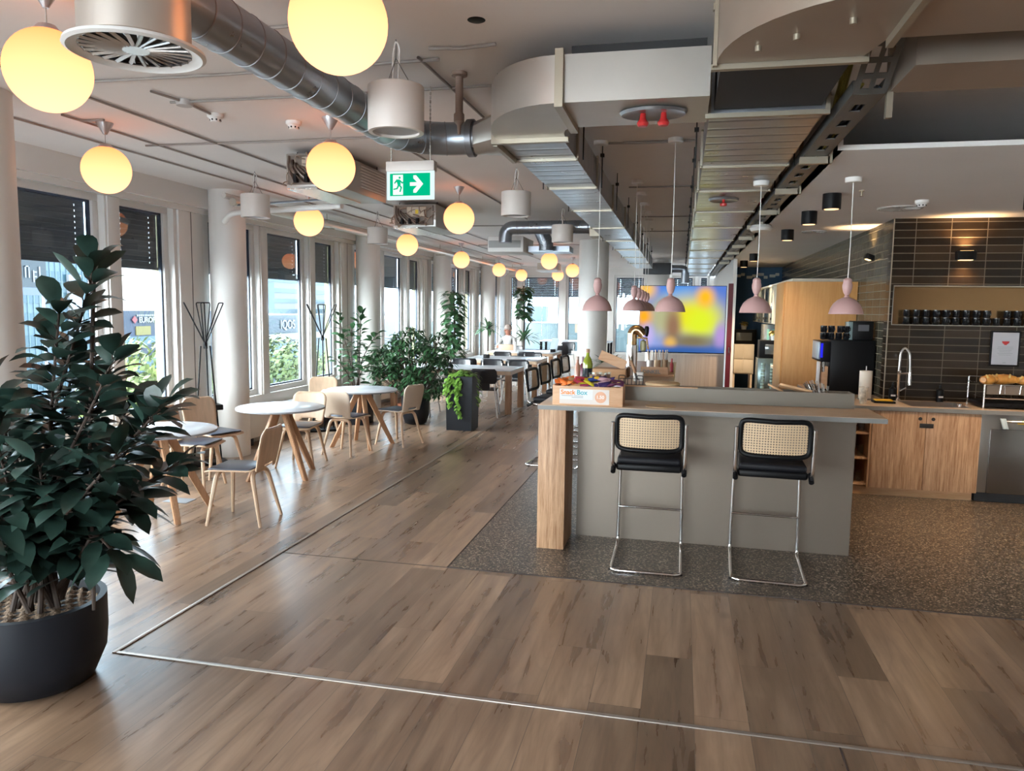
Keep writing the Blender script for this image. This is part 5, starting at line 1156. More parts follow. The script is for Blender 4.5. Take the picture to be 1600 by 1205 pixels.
t = thing('sponge_tray', 'yellow sponge cloth on a black tray left of the sink', 'sponge', (2.02, 8.2, ZW)); part(MB().box(-.10,.10,-.07,.07,0,.02,.004), 'tray', BLACK, t); part(MB().box(-.08,.08,-.055,.055,.02,.034,.005), 'sponge', mat('sponge_yellow', (.80,.45,.03), .8), t)
# cabinets
def knob_face(): pass
t = thing('base_cabinet', 'oak double door base cabinet under the sink with two black finger holes', 'cabinet')
part(MB().box(1.862, 2.818, 7.92, 8.50, .09, .857), 'body', OAK, t, smooth=False); part(MB().box(1.72, 2.80, 7.95, 8.4, .004, .088), 'plinth', OAKX, t)
for x0, x1, kx in ((1.862, 2.339, 2.285), (2.343, 2.818, 2.40)):
    d = part(MB().box(x0, x1, 7.893, 7.918, .09, .853, .002), 'door', OAK, t)
    part(MB().lathe([(0,0),(.017,0),(.017,.004),(0,.004)], 20, M=Matrix.Translation((kx, 7.893, .79)) @ Matrix.Rotation(rad(90),4,'X')), 'finger_hole', BLACKM, d)
part(MB().box(2.283, 2.405, 7.888, 7.893, .703, .745, .001), 'sign_strip', BLACKM, t)
t = thing('open_shelf_unit', 'open oak shelf unit with glasses at the left of the sink cabinet', 'shelf')
s = MB(); s.box(1.47, 1.49, 7.93, 8.45, .09, .857).box(1.84, 1.86, 7.90, 8.45, .09, .857).box(1.47, 1.86, 8.43, 8.45, .09, .857)
part(s, 'carcass', OAK, t, smooth=False)
for z in (.10, .36, .61): part(MB().box(1.49, 1.84, 7.92, 8.43, z, z+.02, .002), 'shelf', OAK, t)
n_ = 0
for z in (.12, .38, .63):
    for x in (1.60, 1.70, 1.79):
        n_ += 1; lathe_thing('drinking_glass', '%s clear glass on the %s level of the open oak shelf unit' % ({1.60:'left', 1.70:'middle', 1.79:'right'}[x], {.12:'bottom', .38:'middle', .63:'top'}[z]), 'glass', x, 8.02, z+.0005, [('cup', [(0,0),(.028,0),(.034,.11),(.032,.11),(.026,.006),(0,.006)], GLASS)], 'glasses in the open shelf unit')
t = thing('dishwasher', 'stainless steel dishwasher with towel on its door at the right edge', 'dishwasher')
part(MB().box(2.822, 3.45, 7.905, 8.50, .10, .857, .003), 'body', STEEL, t); part(MB().box(2.90, 3.45, 7.888, 7.905, .10, .72, .003), 'door', mat('door_steel', (.20,.19,.18), .25, .9), t)
part(MB().box(2.822, 3.45, 7.95, 8.4, .004, .098), 'plinth', BLACKM, t)
part(MB().tube([(2.97, 7.86, .80), (3.42, 7.86, .80)], .011, 10).tube([(2.98,7.86,.80),(2.98,7.905,.80)], .008, 8).tube([(3.41,7.86,.80),(3.41,7.905,.80)], .008, 8), 'handle', CHROME, t)
t = thing('tea_towel', 'pale cloth tip hanging over the dishwasher handle', 'towel'); part(MB().grid(lambda u, v: (2.955+.05*u+.03*v, 7.846-.004*sin(u*7), .83-.10*v), 6, 8), 'cloth', mat('towel_cloth', (.50,.58,.60), .8), t, thick=.004)
t = thing('yellow_cloth', 'yellow cloth tucked behind the dishwasher handle', 'cloth'); part(MB().box(3.12, 3.36, 7.875, 7.888, .775, .81, .004), 'cloth', MATS['sponge_yellow'], t)
box1('base_cabinet', OAK, 3.46, 4.55, 7.9, 8.5, .09, .857); o = bpy.context.scene.collection.objects[-1]; tag(o, 'oak base cabinet at the far right, mostly out of view', 'cabinet')
# side run cabinet under coffee machine
t = thing('base_cabinet', 'oak base cabinet under the coffee machine', 'cabinet'); part(MB().box(1.49, 2.09, 8.54, 9.93, .09, .857), 'body', OAK, t); part(MB().box(1.55, 2.09, 8.54, 9.93, .004, .09), 'plinth', BLACKM, t)
t = thing('tall_cabinet', 'tall golden oak cabinet in front of the side tile wall', 'cabinet')
part(MB().box(1.255, 2.095, 9.99, 10.75, .004, 2.18, .003), 'body', OAKB, t); part(MB().box(1.235, 1.254, 10.0, 10.74, .05, 2.17, .003), 'door', OAKB, t)
# coffee machine
t = thing('coffee_machine', 'large black automatic coffee machine with a small touch display', 'coffee machine', (1.47, 8.92, ZW))
part(MB().box(.16, .62, 0, .62, 0, .60, .012), 'body', BLACK, t); part(MB().box(.06, .17, .02, .60, .35, .58, .01), 'head', BLACK, t); part(MB().box(.0, .17, .02, .60, 0, .05, .006), 'drip_tray', BLACK, t)
part(MB().box(.035, .055, .02, .44, .38, .575, .006), 'display', mat('display_frame', (.35,.42,.48), .25, .3), t); part(MB().box(.056, .078, .004, .02, .40, .56), 'side_light', emis('blue_lit', (.03,.03,.9), .9), t)
part(MB().tube([(.10,.06,.35),(.10,.06,.24)], .02, 12), 'spout', CHROME, t); part(MB().box(.045, .06, .03, .16, .10, .35), 'milk_panel', mat('milk_white', (.65,.62,.62), .4), t)
part(MB().box(.08, .15, .05, .20, .05, .30, .005), 'milk_container', SB, t)
t = thing('bean_grinder', 'dark box shaped bean grinder on top of the coffee machine', 'grinder', (1.86, 8.98, ZW+.601)); part(MB().box(.0,.21,.0,.25,0,.21,.008), 'body', BLACK, t); part(MB().box(-.05,.0,.02,.20,0,.20,.004), 'hopper', mat('hopper_glass', (.25,.33,.33), .1), t); part(MB().box(.05,.16,-.004,.0,.10,.17), 'window', mat('window_grey', (.10,.10,.11), .2), t)
MUG = mat('black_cup', (.008,.01,.013), .12); 
def make_mug(label, group):
    t = thing('coffee_cup', label, 'cup', group=group)
    part(MB().lathe([(0,0),(.028,0),(.034,.01),(.036,.075),(.033,.075),(.031,.012),(0,.008)], 20), 'bowl', MUG, t)
    part(MB().tube([(.035,0,.060),(.055,0,.055),(.058,0,.032),(.034,0,.018)], .005, 6), 'handle', MUG, t); return t
m0 = make_mug('black cup on the coffee machine, first from left in the lower layer', 'black cups on the coffee machine'); m0.location = (1.56, 9.02, ZW+.601)
q = [(1.64, 9.02, 0), (1.72, 9.02, 0), (1.80, 9.02, 0), (1.60, 9.10, 0), (1.56, 9.02, .078), (1.64, 9.02, .078), (1.735, 9.02, .078), (1.80, 9.02, .078)]
for k_, (x, y, dz) in enumerate(q): dup(m0, (x, y, ZW+.601+dz), rad(-60), 'black cup on the coffee machine, %s' % ['second from left in the lower layer', 'third from left in the lower layer', 'fourth from left in the lower layer', 'standing behind the front row', 'first from left in the upper layer', 'second from left in the upper layer', 'third from left in the upper layer', 'fourth from left in the upper layer'][k_])
t = thing('wall_shelf', 'long steel framed wall niche shelf holding rows of black cups', 'shelf')
s = MB().box(2.131, 4.399, 8.518, 8.69, 1.681, 1.688).box(2.131, 4.399, 8.518, 8.69, 2.080, 2.089).box(2.131, 2.136, 8.518, 8.69, 1.688, 2.080)
part(s, 'steel_frame', mat('shelf_steel', (.62,.58,.50), .3, .9), t, smooth=False); part(MB().box(2.136, 4.399, 8.685, 8.695, 1.688, 2.080), 'back_plate', mat('bronze_plate', (.28,.16,.07), .15, .8), t, smooth=False)
for lev in range(2):
    for i in range(13):
        if lev == 1 and i in (9,): continue
        x = 2.29+i*.094-.0*lev; lab = 'black cup on the steel wall shelf, %s from left in the %s layer' % (ORD[i], ('lower', 'upper')[lev])
        dup(m0, (x, 8.60, 1.6885+.0775*lev), rad(-95+(i*37) % 30), lab, 'black cups on the wall shelf')
t = thing('framed_notice', 'framed white notice with a small red bowl on the dark tiles', 'notice', (3.20, 8.515, 1.46))
part(MB().box(-.135,.135,-.008,.008,-.18,.18,.003), 'frame', BLACK, t); part(MB().box(-.118,.118,-.0095,-.008,-.163,.163), 'paper', mat('notice_paper', (.50,.49,.52), .4), t)
s = MB(); s.prism([(-.035,.075),(.035,.075),(.028,.055),(.012,.045),(-.012,.045),(-.028,.055)], .0098, .011, M=TI); s.box(-.012,.012,-.011,-.0098,.037,.045); part(s, 'red_bowl_symbol', RED, t, smooth=False)
s = MB()
for i, w in enumerate((.07,.075,.06,.05,.07,.055)): s.box(-w,w,-.0105,-.0096,.015-i*.016,.018-i*.016)
s.box(-.015,.015,-.0105,-.0096,-.145,-.140); part(s, 'text_lines', PRN, t, smooth=False)
t = thing('wall_lamp', 'black up and down wall lamp on the upper brown tiles', 'wall lamp', (2.77, 8.53, 2.39)); part(MB().box(-.085,.085,-.10,0,-.045,.045,.006), 'body', BLACK, t)
part(MB().box(-.06,.06,-.08,-.02,.0452,.047).box(-.06,.06,-.08,-.02,-.047,-.0452), 'light_slot', emis('warm_slot', (1,.62,.25), 6), t)
t = thing('wall_lamp', 'small black wall lamp on the side tile wall', 'wall lamp', (2.1, 9.35, 2.42)); part(MB().box(-.09,0,-.06,.06,-.03,.03,.006, M=Matrix.Rotation(rad(20),4,'Y')), 'body', BLACK, t); part(MB().box(-.07,-.02,-.04,.04,-.034,-.031, M=Matrix.Rotation(rad(20),4,'Y')), 'light_slot', MATS['warm_slot'], t)
for loc in ((2.77, 8.46, 2.46), (2.77, 8.46, 2.32)):
    up = loc[2] > 2.4; light('wall_lamp_light', 'SPOT', loc, 26 if up else 9, (1,.62,.30), (rad(180-6) if up else rad(-12), 0, 0), spot_size=rad(140), spot_blend=.9, shadow_soft_size=.03)
light('wall_lamp_light', 'SPOT', (1.98, 9.35, 2.48), 22, (1,.66,.34), (rad(180), 0, 0), spot_size=rad(120), spot_blend=.8, shadow_soft_size=.03)
# paper towel, cup
t = thing('paper_towel_roll', 'white paper towel roll on a stand at the worktop corner', 'paper towel', (1.90, 8.45, ZW)); part(MB().lathe([(0,0),(.075,0),(.075,.012),(0,.012)], 24), 'stand_base', STEEL, t); part(MB().lathe([(.02,.014),(.062,.014),(.062,.30),(.02,.30)], 32), 'roll', mat('towel_paper', (.72,.66,.58), .8), t); part(MB().tube([(0,0,.01),(0,0,.35)], .006, 8), 'rod', STEEL, t)
t = thing('paper_cup', 'tall pale patterned cup in front of the paper towel roll', 'cup', (1.79, 8.02, ZW)); part(MB().lathe([(0,0),(.032,0),(.045,.165),(.048,.168),(.045,.172),(.040,.165),(.03,.006),(0,.006)], 28), 'cup', mat('cup_pattern', (.55,.50,.42), .5, noise=(22,.5)), t)
# dish rack with bread
t = thing('dish_rack', 'chrome and black dish rack on the worktop at the right edge', 'dish rack', (2.70+.16, 8.0, ZW))
part(MB().box(0,.80,0,.42,.015,.055,.006), 'drip_tray', BLACK, t); w_ = MB()
w_.tube([(.0,0,.23),(.8,0,.23)], .007, 8).tube([(.0,0,.10),(.8,0,.10)], .006, 8).tube([(0,0,.23),(0,.42,.23)], .006, 8).tube([(0,.42,.28),(.8,.42,.28)], .005, 8)
for x in (0,.8):
    for y in (0,.42): w_.tube([(x,y,0),(x,y,.28 if y else .235)], .009, 8)
for i in range(14): w_.tube([(.03+i*.057,0,.10),(.03+i*.057,.42,.10)], .003, 6)
for i in range(4):
    x = .14+i*.17; w_.tube([(x,-.004,.23),(x-.008,-.006,.15)], .004, 6).tube([(x+.03,-.004,.23),(x+.035,-.006,.15)], .004, 6)
part(w_, 'wire_frame', CHROME, t); part(MB().box(.02,.78,.005,.012,.14,.225), 'side_panel', mat('rack_brown', (.22,.17,.13), .35, .4), t)
BRD = mat('bread_crust', (.62,.28,.06), .35, noise=(8,.35)); BRE = mat('bread_pale', (.72,.55,.22), .5)
def loaf(label, x, y, z, L, r, rz, m=BRD):
    t = thing('bread_loaf', label, 'bread', (x, y, z), rz); b = MB()
    P = [(-L/2+L*i/10, .012*sin(i*1.2), r*.75) for i in range(11)]; b.tube(P, [r*(.35+.65*sin(pi*(i+.35)/10.7)**.6) for i in range(11)], 14)
    part(b, 'loaf', m, t)
    c = MB()
    for i in range(3): xx = -L*.25+i*L*.25; c.tube([(xx-.02,-r*.7,r*1.25),(xx,0,r*1.62),(xx+.03,r*.6,r*1.25)], .010, 6)
    part(c, 'crust_ridge', BRE, t)
loaf('bread loaf leaning at the left end of the dish rack', 2.93, 8.10, ZW+.235, .17, .05, rad(35))
loaf('long golden bread loaf in the middle of the dish rack', 3.08, 8.18, ZW+.235, .24, .052, rad(4))
loaf('short golden bread loaf at the right of the dish rack', 3.27, 8.13, ZW+.235, .18, .045, rad(-6))
t = thing('drinking_glass', 'small glass standing on the dish rack right of the bread', 'glass', (3.43, 8.08, ZW+.236)); part(MB().lathe([(0,0),(.03,0),(.034,.06),(.03,.06),(.027,.005),(0,.005)], 18), 'cup', mat('glass_pinkish', (.45,.36,.32), .15), t)
for x, c, lab in ((3.50, (.45,.55,.60), 'pale blue spoon shaped utensil at the right edge'), (3.60, (.10,.30,.50), 'blue utensil at the right edge of the worktop')):
    t = thing('utensil', lab, 'utensil', (x, 8.3, ZW+.1)); part(MB().tube([(0,0,-.1),(.02,0,.16)], .008, 8), 'grip', mat('ut_%d' % int(x*10), c, .4), t); part(MB().tube([(.02+.025*cos(a), 0, .21+.04*sin(a)) for a in [2*pi*i/14 for i in range(14)]], .009, 8, closed=True), 'loop', MATS['ut_%d' % int(x*10)], t)
# black spotlights
def spot(label, x, y, first=None, g='black cylinder ceiling spotlights'):
    t = thing('ceiling_spotlight', label, 'spotlight', (x, y, KZ), 0, g)
    part(MB().lathe([(0,0),(.072,0),(.072,-.125),(.062,-.125),(.058,-.085),(0,-.085)][::-1], 32), 'housing', BLACK, t)
    part(MB().lathe([(0,-.1262),(.056,-.1262),(.056,-.115),(0,-.115)], 20), 'lens', MATS.get('spot_lit') or emis('spot_lit', (1,.62,.30), 2.2), t)
    return t
for x, y, lab in ((1.17, 6.72, 'nearest and largest black cylinder spotlight on the kitchen ceiling'), (1.17, 7.85, 'second black cylinder spotlight on the kitchen ceiling'), (1.19, 9.55, 'third black cylinder spotlight on the kitchen ceiling'), (1.15, 13.4, 'fourth small black spotlight far along the kitchen ceiling'), (1.13, 15.2, 'farthest small black spotlight above the back kitchen'), (2.62+.1, 6.9, 'black cylinder spotlight at the right edge of the kitchen ceiling')):
    spot(lab, x, y)
for x, y, e in ((1.17, 6.72, 60), (1.17, 7.85, 50), (1.19, 9.55, 40), (1.15, 13.4, 110), (1.15, 15.2, 110), (2.72, 6.9, 190), (3.9, 6.9, 150)):
    light('spotlight_light', 'SPOT', (x, y, KZ-.135), e*(4 if y > 12 else .8), (1,.72,.45), (0,0,0), spot_size=rad(95), spot_blend=.7, shadow_soft_size=.05)
# back kitchen
t = thing('upper_cabinet', 'row of white wall cabinets with glass doors in the back kitchen', 'cabinet')
part(MB().box(1.47, 2.09, 10.8, 16.6, 1.60, 2.22, .003), 'body', CREAM, t)
for i in range(5):
    y0 = 10.82+i*1.15; d = part(MB().box(1.45, 1.469, y0, y0+1.12, 1.61, 2.21, .003), 'door', CREAM if i < 2 else mat('glass_door', (.20,.24,.24), .08, .5), t); part(MB().box(1.435, 1.449, y0+.06, y0+.09, 1.66, 1.70), 'knob', BLACK, d)
part(MB().box(1.44, 2.09, 10.8, 16.62, 2.22, 2.25), 'cornice', CREAM, t)
t = thing('base_cabinet', 'oak base cabinet row in the back kitchen behind the tall oak cabinet', 'cabinet'); part(MB().box(1.52, 2.09, 10.8, 13.2, .06, .88, .003), 'body', OAK, t); part(MB().box(1.48, 2.09, 10.8, 13.2, .88, .92), 'worktop', CREAM, t); part(MB().tube([(1.50,12.1,.35),(1.50,12.1,.75)], .012, 6), 'handle', CHROME, t)
def microwave(label, x, y, z, rz=0):
    t = thing('microwave', label, 'microwave', (x, y, z), rz); part(MB().box(-.25,.25,0,.34,0,.30,.006), 'body', BLACK, t); part(MB().box(-.16,.16,-.006,0,.07,.235,.002), 'door_window', mat('mw_window', (.22,.24,.24), .1, .4), t)
    for s_ in (-1,1): part(MB().box(s_*.2-.02,s_*.2+.02,.05,.1,-.0,.0), 'foot', BLACK, t) if 0 else None
microwave('black microwave right in front of the glass fridge', 1.55, 13.3, 1.02)
microwave('black microwave farther back beside the beige cabinet', 1.30, 16.6, 1.12)
t = thing('steel_shelf_unit', 'low steel unit carrying the nearer black microwave', 'cabinet'); part(MB().box(1.28, 1.85, 13.22, 13.68, .004, 1.02, .004), 'body', mat('teal_steel', (.20,.27,.27), .2, .7), t)
st_ = MB()
for i in range(3): 
    for j in range(16): st_.cyl(1.36+i*.15, 13.205, .08+j*.055, .12+j*.055, .035, 10)
part(st_, 'stacked_glasses', mat('stacked_glass', (.40,.58,.55), .12, .3), t)
t = thing('glass_fridge', 'tall glass fronted fridge with teal bottles in the back kitchen', 'fridge'); part(MB().box(1.42, 2.05, 13.8, 14.4, .004, 1.58, .006), 'body', mat('fridge_steel', (.30,.34,.35), .25, .7), t)
st_ = MB()
for i in range(6): st_.box(1.46+i*.09, 1.50+i*.09, 13.785, 13.8, .12, 1.5)
part(st_, 'bottle_columns', mat('teal_bottles', (.20,.48,.45), .15), t)
t = thing('beige_cabinet', 'beige legged cabinet on the floor of the back kitchen', 'cabinet'); part(MB().box(1.10, 1.50, 16.4, 16.9, .50, 1.118, .005), 'body', CREAM, t)
for x in (1.11, 1.46):
    for y in (16.43, 16.86): part(MB().box(x-.02,x+.02,y-.02,y+.02,.004,.5), 'leg', BEECHL, t)
part(MB().box(1.10,1.28,16.385,16.4,.82,1.10,.002).box(1.30,1.48,16.385,16.4,.82,1.10,.002).box(1.10,1.28,16.385,16.4,.52,.80,.002).box(1.30,1.48,16.385,16.4,.52,.80,.002), 'door_fronts', CREAM, t)
for x, y, lab in ((1.55, 13.45, 'yellow flower bunch on the nearer microwave'), (1.30, 16.75, 'yellow flower bunch on the farther microwave')):
    t = thing('flower_bunch', lab, 'flowers', (x, y, 1.32 if y < 15 else 1.42)); part(MB().lathe([(0,0),(.05,0),(.06,.09),(.05,.09),(0,.02)], 14), 'vase', WHITEP, t); f_ = MB()
    for i in range(26): a = RB.uniform(0,6.28); leaf(f_, (0,0,.12), (cos(a), sin(a), RB.uniform(-.1,1.2)), .12, .07, .4, .3, 3)
    part(f_, 'petals', mat('flower_yellow', (.75,.60,.20), .6), t, clean=False)
t = thing('door_leaf', 'dark red door edge beside the white wall right of the screen', 'door', (0,0,0)); part(MB().box(.81, .895, 14.22, 14.26, .004, 2.30), 'leaf', REDM, t); part(MB().box(.85,.87,14.19,14.22,1.05,1.15), 'handle', CHROME, t)
t = thing('door_frame', 'pale frame strip standing beside the dark red door', 'door frame', (0,0,0)); part(MB().box(.90, .935, 14.22, 14.27, .004, 2.45), 'frame', WHITE, t)
t = thing('wall_ornament', 'pale painted clouds band on the blue back kitchen wall', 'wall decoration', (0,0,0))
s = MB()
for i in range(9): s.box(1.0+i*.12, 1.08+i*.12+.04*(i % 2), 17.39, 17.399, 2.52+.03*(i % 3), 2.58+.03*(i % 3), .008)
part(s, 'painted_shapes', mat('cloud_pale', (.55,.58,.55), .7), t)

# floor outlets and post near left
t = thing('floor_outlet', 'flat metal floor outlet between the table legs', 'floor outlet', (-4.45, 5.95, 0)); part(MB().box(-.12,.12,-.08,.08,0,.006,.002), 'lid', mat('outlet_grey', (.25,.27,.3), .4), t)

# ================================================================== PERSON
def person():
    t = thing('person', 'seated grey haired person in a pale shirt leaning on the far dining table', 'person', (-4.35, 19.25, 0), rad(160))
    me = bpy.data.meshes.new('body'); V = []; E = []; Rr = []
    def add(p, r, par=None):
        V.append(p); Rr.append(r)
        if par is not None: E.append((par, len(V)-1))
        return len(V)-1
    pel = add((0,0,.52), .15); wa = add((0,.03,.70), .14, pel); chst = add((0,.07,.92), .155, wa); sh = add((0,.09,1.04), .11, chst); nk = add((0,.11,1.11), .055, sh); hd = add((0,.15,1.22), .085, nk); hd2 = add((0,.155,1.31), .08, hd); add((0,.15,1.36), .05, hd2); 
    for s in (-1,1):
        a = add((s*.19,.09,1.0), .06, sh); e = add((s*.26,.24,.80), .045, a); w = add((s*.12,.44,.82), .032, e); h = add((s*.08,.50,.81), .035, w)
        for k in range(5): add((s*(.06+.012*k-.02),.56+(.01 if k not in (0,4) else -.01),.80), .009, h)
        hp = add((s*.10,.05,.50), .09, pel); kn = add((s*.12,.46,.50), .065, hp); an = add((s*.12,.48,.09), .042, kn); add((s*.12,.62,.035), .035, an)
    me.from_pydata([Vector(v) for v in V], E, []); o = bpy.data.objects.new('body', me); COL.objects.link(o)
    sk = o.modifiers.new('skin', 'SKIN'); sk.use_smooth_shade = True
    for i, r in enumerate(Rr): me.skin_vertices[0].data[i].radius = (r, r)
    me.skin_vertices[0].data[0].use_root = True
    sb = o.modifiers.new('sub', 'SUBSURF'); sb.levels = 2; sb.render_levels = 2
    m2 = bpy.data.meshes.new_from_object(o.evaluated_get(bpy.context.evaluated_depsgraph_get())); bpy.data.objects.remove(o)
    m2.name = 'body'; m2.materials.clear()
    for m_ in (SKIN, SHIRT, TROUS): m2.materials.append(m_)
    for p in m2.polygons:
        c = p.center; p.material_index = 0 if (c.z > 1.10 or (c.y > .36 and c.z > .7)) else (2 if c.z < .60 else 1)
    o = bpy.data.objects.new('body', m2); COL.objects.link(o); o.parent = t
    h = MB(); h.sphere((0,.125,1.29), .103, 20, 12, (1,1.02,1)); part(h, 'hair', HAIR, t)
    part(MB().sphere((0,.262,1.235), .016, 8, 6), 'nose', SKIN, t)
    for s in (-1,1): part(MB().sphere((s*.032,.243,1.265), .009, 8, 6), 'eye', BLACK, t); part(MB().sphere((s*.10,.14,1.235), .02, 8, 6), 'ear', SKIN, t)
person()
dup(b0, (-4.35, 19.35, 0), rad(160), 'black chair under the seated person')
t = thing('shopping_bag', 'brown paper box on the table before the seated person', 'box', (-4.25, 18.6, .75)); part(MB().box(-.25,.15,-.10,.10,0,.14,.01), 'box', mat('kraft', (.45,.30,.20), .7), t)

# ================================================================== OUTSIDE
GR = -14
struct(MB().box(-200, -5.9, -60, 240, GR-.2, GR), 'ground', mat('street', (.10,.10,.10), .9), smooth=False)
FAC = mat('facade_pale', (.085,.12,.14), .6); TEALW = mat('facade_glass', (.02,.05,.065), .2); NAVY = mat('facade_navy', (.008,.014,.03), .5); LIT = mat('sign_white', (.16,.16,.17), .4); SIGR = mat('sign_red', (.14,.01,.01), .4)
t = thing('office_building', 'pale blue office block with window bands seen through the first window', 'building')
part(MB().box(-80, -60, 52, 68.5, GR, 7.5), 'walls', FAC, t, smooth=False); g = MB()
for i in range(9): g.box(-60.1, -59.95, 52.3, 68.2, -10.6+i*2.05, -9.5+i*2.05)
part(g, 'window_band', TEALW, t, smooth=False); g = MB()
for i in range(24): g.box(-60.15, -59.9, 52.5+i*.68, 52.6+i*.68, GR, 6.9)
part(g, 'mullion', FAC, t, smooth=False); part(MB().box(-59.9, -59.6, 64.0, 65.6, GR, 4.6), 'stair_tower', LIT, t, smooth=False)
t = thing('shopping_building', 'dark flat roofed building with a white EUROPA-CENTER sign and yellow band', 'building')
part(MB().box(-75, -60, 71, 88, GR, 1.0), 'walls', NAVY, t, smooth=False); g = MB(); g.box(-60.05,-59.95,71,88,-2.9,-1.9).box(-60.05,-59.95,71,88,-6,-4.2); part(g, 'window_band', TEALW, t, smooth=False)
part(MB().box(-60.12,-59.9,73.6,76.0,-1.75,-.75), 'yellow_band', mat('sign_yellow', (.12,.09,.01), .5), t, smooth=False)
text('sign_lettering', 'EUROPA-CENTER', LIT, t, TF_posX(-59.9, 74.1, -.32), .85, .03, bold=.03)
g = MB(); TX = TF_posX(-59.9, 73.4, 0); g.prism([(-.45,0),(0,-.45),(.45,0),(0,.45)], .0, .05, M=TX @ Matrix.Translation((.0,.0,0))); part(g, 'red_emblem', SIGR, t, smooth=False)
g = MB()
for i in range(12): g.box(-59.95,-59.88, 73.8+i*.3, 74.0+i*.3, .38, .58)
part(g, 'small_letter_row', LIT, t, smooth=False)
part(MB().box(-68,-64, 75.5, 76.4, 1.0, 1.9).box(-68,-66, 72.8, 74.0, 1.0, 1.5), 'roof_box', FAC, t, smooth=False)
t = thing('office_building', 'grey building with an illuminated white IQOS sign band', 'building')
part(MB().box(-80, -60, 96, 125, GR, .35), 'walls', mat('facade_grey', (.05,.06,.07), .5), t, smooth=False); part(MB().box(-60.05,-59.9,96,125,-2.3,-.1), 'sign_band', mat('band_slate', (.012,.02,.03), .4), t, smooth=False)
part(MB().box(-59.9,-59.5,96,125,-3.5,-2.5), 'canopy', LIT, t, smooth=False); part(MB().box(-60.05,-59.95,96,125,-7,-4), 'window_band', TEALW, t, smooth=False)
text('sign_lettering', 'IQOS', LIT, t, TF_posX(-59.8, 104.8, -1.75), 1.9, .03, bold=.03)
t = thing('office_building', 'pale tall office block behind the grey sign building', 'building')
part(MB().box(-120, -92, 140, 195, GR, 9.5), 'walls', mat('facade_cream', (.14,.14,.135), .6), t, smooth=False); g = MB()
for i in range(9): g.box(-92,-91.9,141,194,-12+i*2.4,-11+i*2.4)
part(g, 'window_band', TEALW, t, smooth=False); part(MB().box(-91.9,-91.6,152,158,-2,7), 'dark_panel', TEALW, t, smooth=False)
t = thing('office_building', 'low red roofed building far beyond the third bay of windows', 'building')
part(MB().box(-90, -70, 205, 240, GR, 3), 'walls', LIT, t, smooth=False); part(MB().box(-70.2,-69.9,208,222,-.5,3.2), 'red_panel', mat('facade_red', (.10,.03,.03), .5), t, smooth=False)
# billboard on mast
t = thing('billboard', 'dark outdoor billboard with pale letter strokes on a grey mast seen through the first window', 'billboard')
part(MB().box(-30.2, -30, 29.0, 30.85, 2.5, 3.97), 'board', mat('billboard_dark', (.006,.009,.012), .4), t, smooth=False); part(MB().box(-30.2,-30,29.0,30.85,2.13,2.49), 'mast_beam', mat('mast_grey', (.05,.06,.085), .5), t, smooth=False)
part(MB().box(-30.2,-30.0,30.7,30.82,-9,2.12).box(-30.2,-30,28.6,28.9,-9,2.12), 'mast', MATS['mast_grey'], t, smooth=False)
g = MB()
for a, b, c_, d in ((29.35,29.40,3.0,3.6),(29.60,29.65,2.95,3.5),(29.80,29.85,2.95,3.5),(29.60,29.85,3.45,3.5),(30.05,30.11,2.75,3.3),(30.08,30.25,3.2,3.26),(30.08,30.25,2.98,3.04),(30.4,30.46,2.7,3.5)): g.box(-29.99,-29.95,a,b,c_,d)
part(g, 'letter_strokes', LIT, t, smooth=False)
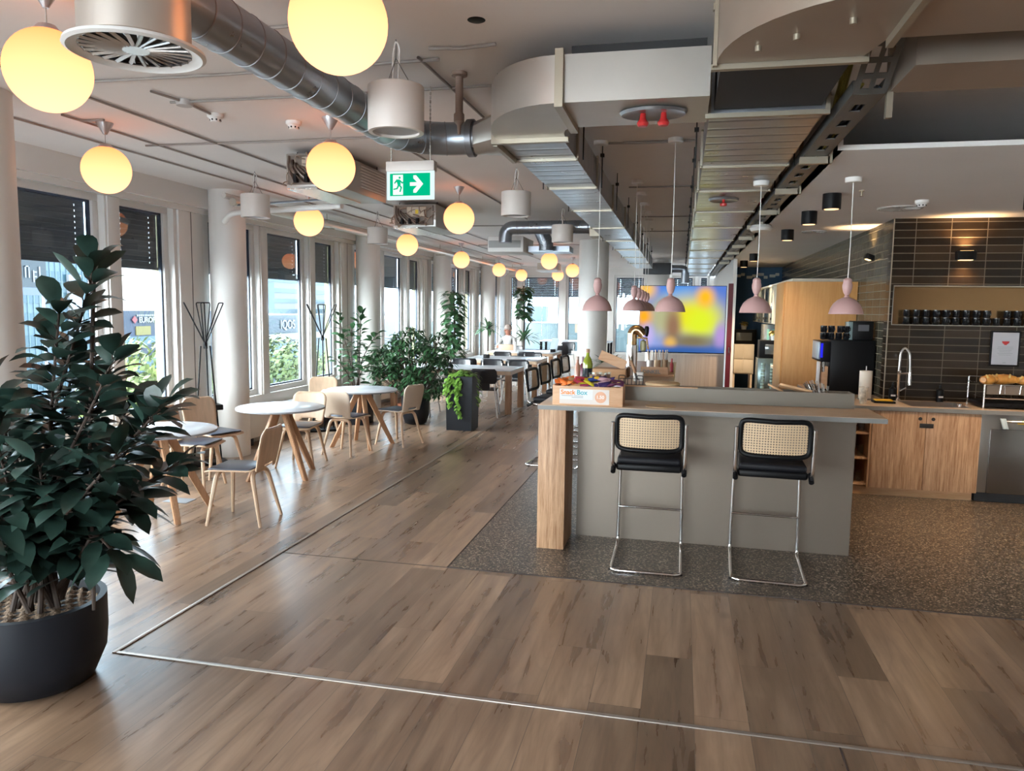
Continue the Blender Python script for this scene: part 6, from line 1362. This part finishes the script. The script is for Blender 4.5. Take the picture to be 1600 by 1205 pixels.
# trees
TRE = [mat('tree_leaf_a', (.075,.098,.022), .7, noise=(.8,.4)), mat('tree_leaf_b', (.05,.07,.018), .7, noise=(.8,.4))]
RT = random.Random(21)
def tree(label, x, y, top, r, m):
    t = thing('street_tree', label, 'tree', (x, y, GR)); part(MB().tube([(0,0,0),(0,0,top-GR-r)], [.35,.2], 8), 'trunk', BARK, t); lf = MB(); H_ = top-GR
    subs = [(RT.uniform(-.6,.6)*r, RT.uniform(-.6,.6)*r, H_-r*RT.uniform(.5,1.2), r*RT.uniform(.4,.6)) for _ in range(14)]
    for cx, cy, cz, cr in subs:
        for k in range(150):
            th, ph = RT.uniform(0,2*pi), math.acos(RT.uniform(-1,1)); p = Vector((cx+cr*sin(ph)*cos(th), cy+cr*sin(ph)*sin(th), cz+cr*cos(ph)))
            n = Vector((sin(ph)*cos(th), sin(ph)*sin(th), cos(ph)))+Vector((RT.uniform(-.6,.6),)*3); n.normalize(); u = n.orthogonal().normalized(); v = n.cross(u); s_ = RT.uniform(.12,.3)
            lf._add([p+u*s_, p+v*s_*.6, p-u*s_, p-v*s_*.6], [(0,1,2,3)])
    part(lf, 'crown', m, t, clean=False, smooth=False)
for i, (x, y, top, r) in enumerate(((-30, 37.3, -.1, 3.3), (-36, 28.5, -1.6, 3.4), (-30.5, 45.2, -1.9, 3.2), (-30, 53.2, -.3, 4.3), (-31, 63, -1.6, 4.2), (-31, 73, -2.2, 4.2), (-30, 84, -2.6, 4.4), (-30, 20.5, -3.2, 3.6))):
    tree(['bright green street tree seen through the second window', 'green street tree behind the big rubber plant', 'street tree left of the first column window gap', 'bright street tree seen through the windows right of the first column', 'street tree right of the brightest tree below the sign', 'street tree beyond the third window bay', 'farthest street tree along the street', 'nearest street tree low at the left'][i], x, y, top, r, TRE[i % 2])
# terrace beyond the end wall
struct(MB().box(-9, 4, YE+.2, YE+7, -.15, -.02), 'terrace', mat('terrace_grey', (.12,.125,.13), .8), smooth=False)
t = thing('glass_railing', 'pale blue glass balustrade on the terrace beyond the end windows', 'railing')
part(MB().box(-9, 4, YE+3.0, YE+3.04, .0, 1.30), 'panel', mat('frosted_blue', (.045,.068,.075), .5), t, smooth=False); part(MB().box(-9, 4, YE+2.98, YE+3.06, 1.30, 1.34), 'handrail', mat('rail_grey', (.4,.42,.44), .4), t)
for i in range(9): part(MB().box(-8.5+i*1.45, -8.46+i*1.45, YE+2.96, YE+3.0, -.02, 1.32), 'post', MATS['rail_grey'], t, smooth=False)
t = thing('terrace_door', 'blue green parasol base and box on the terrace', 'box'); part(MB().box(-5.6,-4.9,YE+4,YE+4.5,-.02,1.9), 'box', mat('terrace_blue', (.03,.06,.08), .6), t)
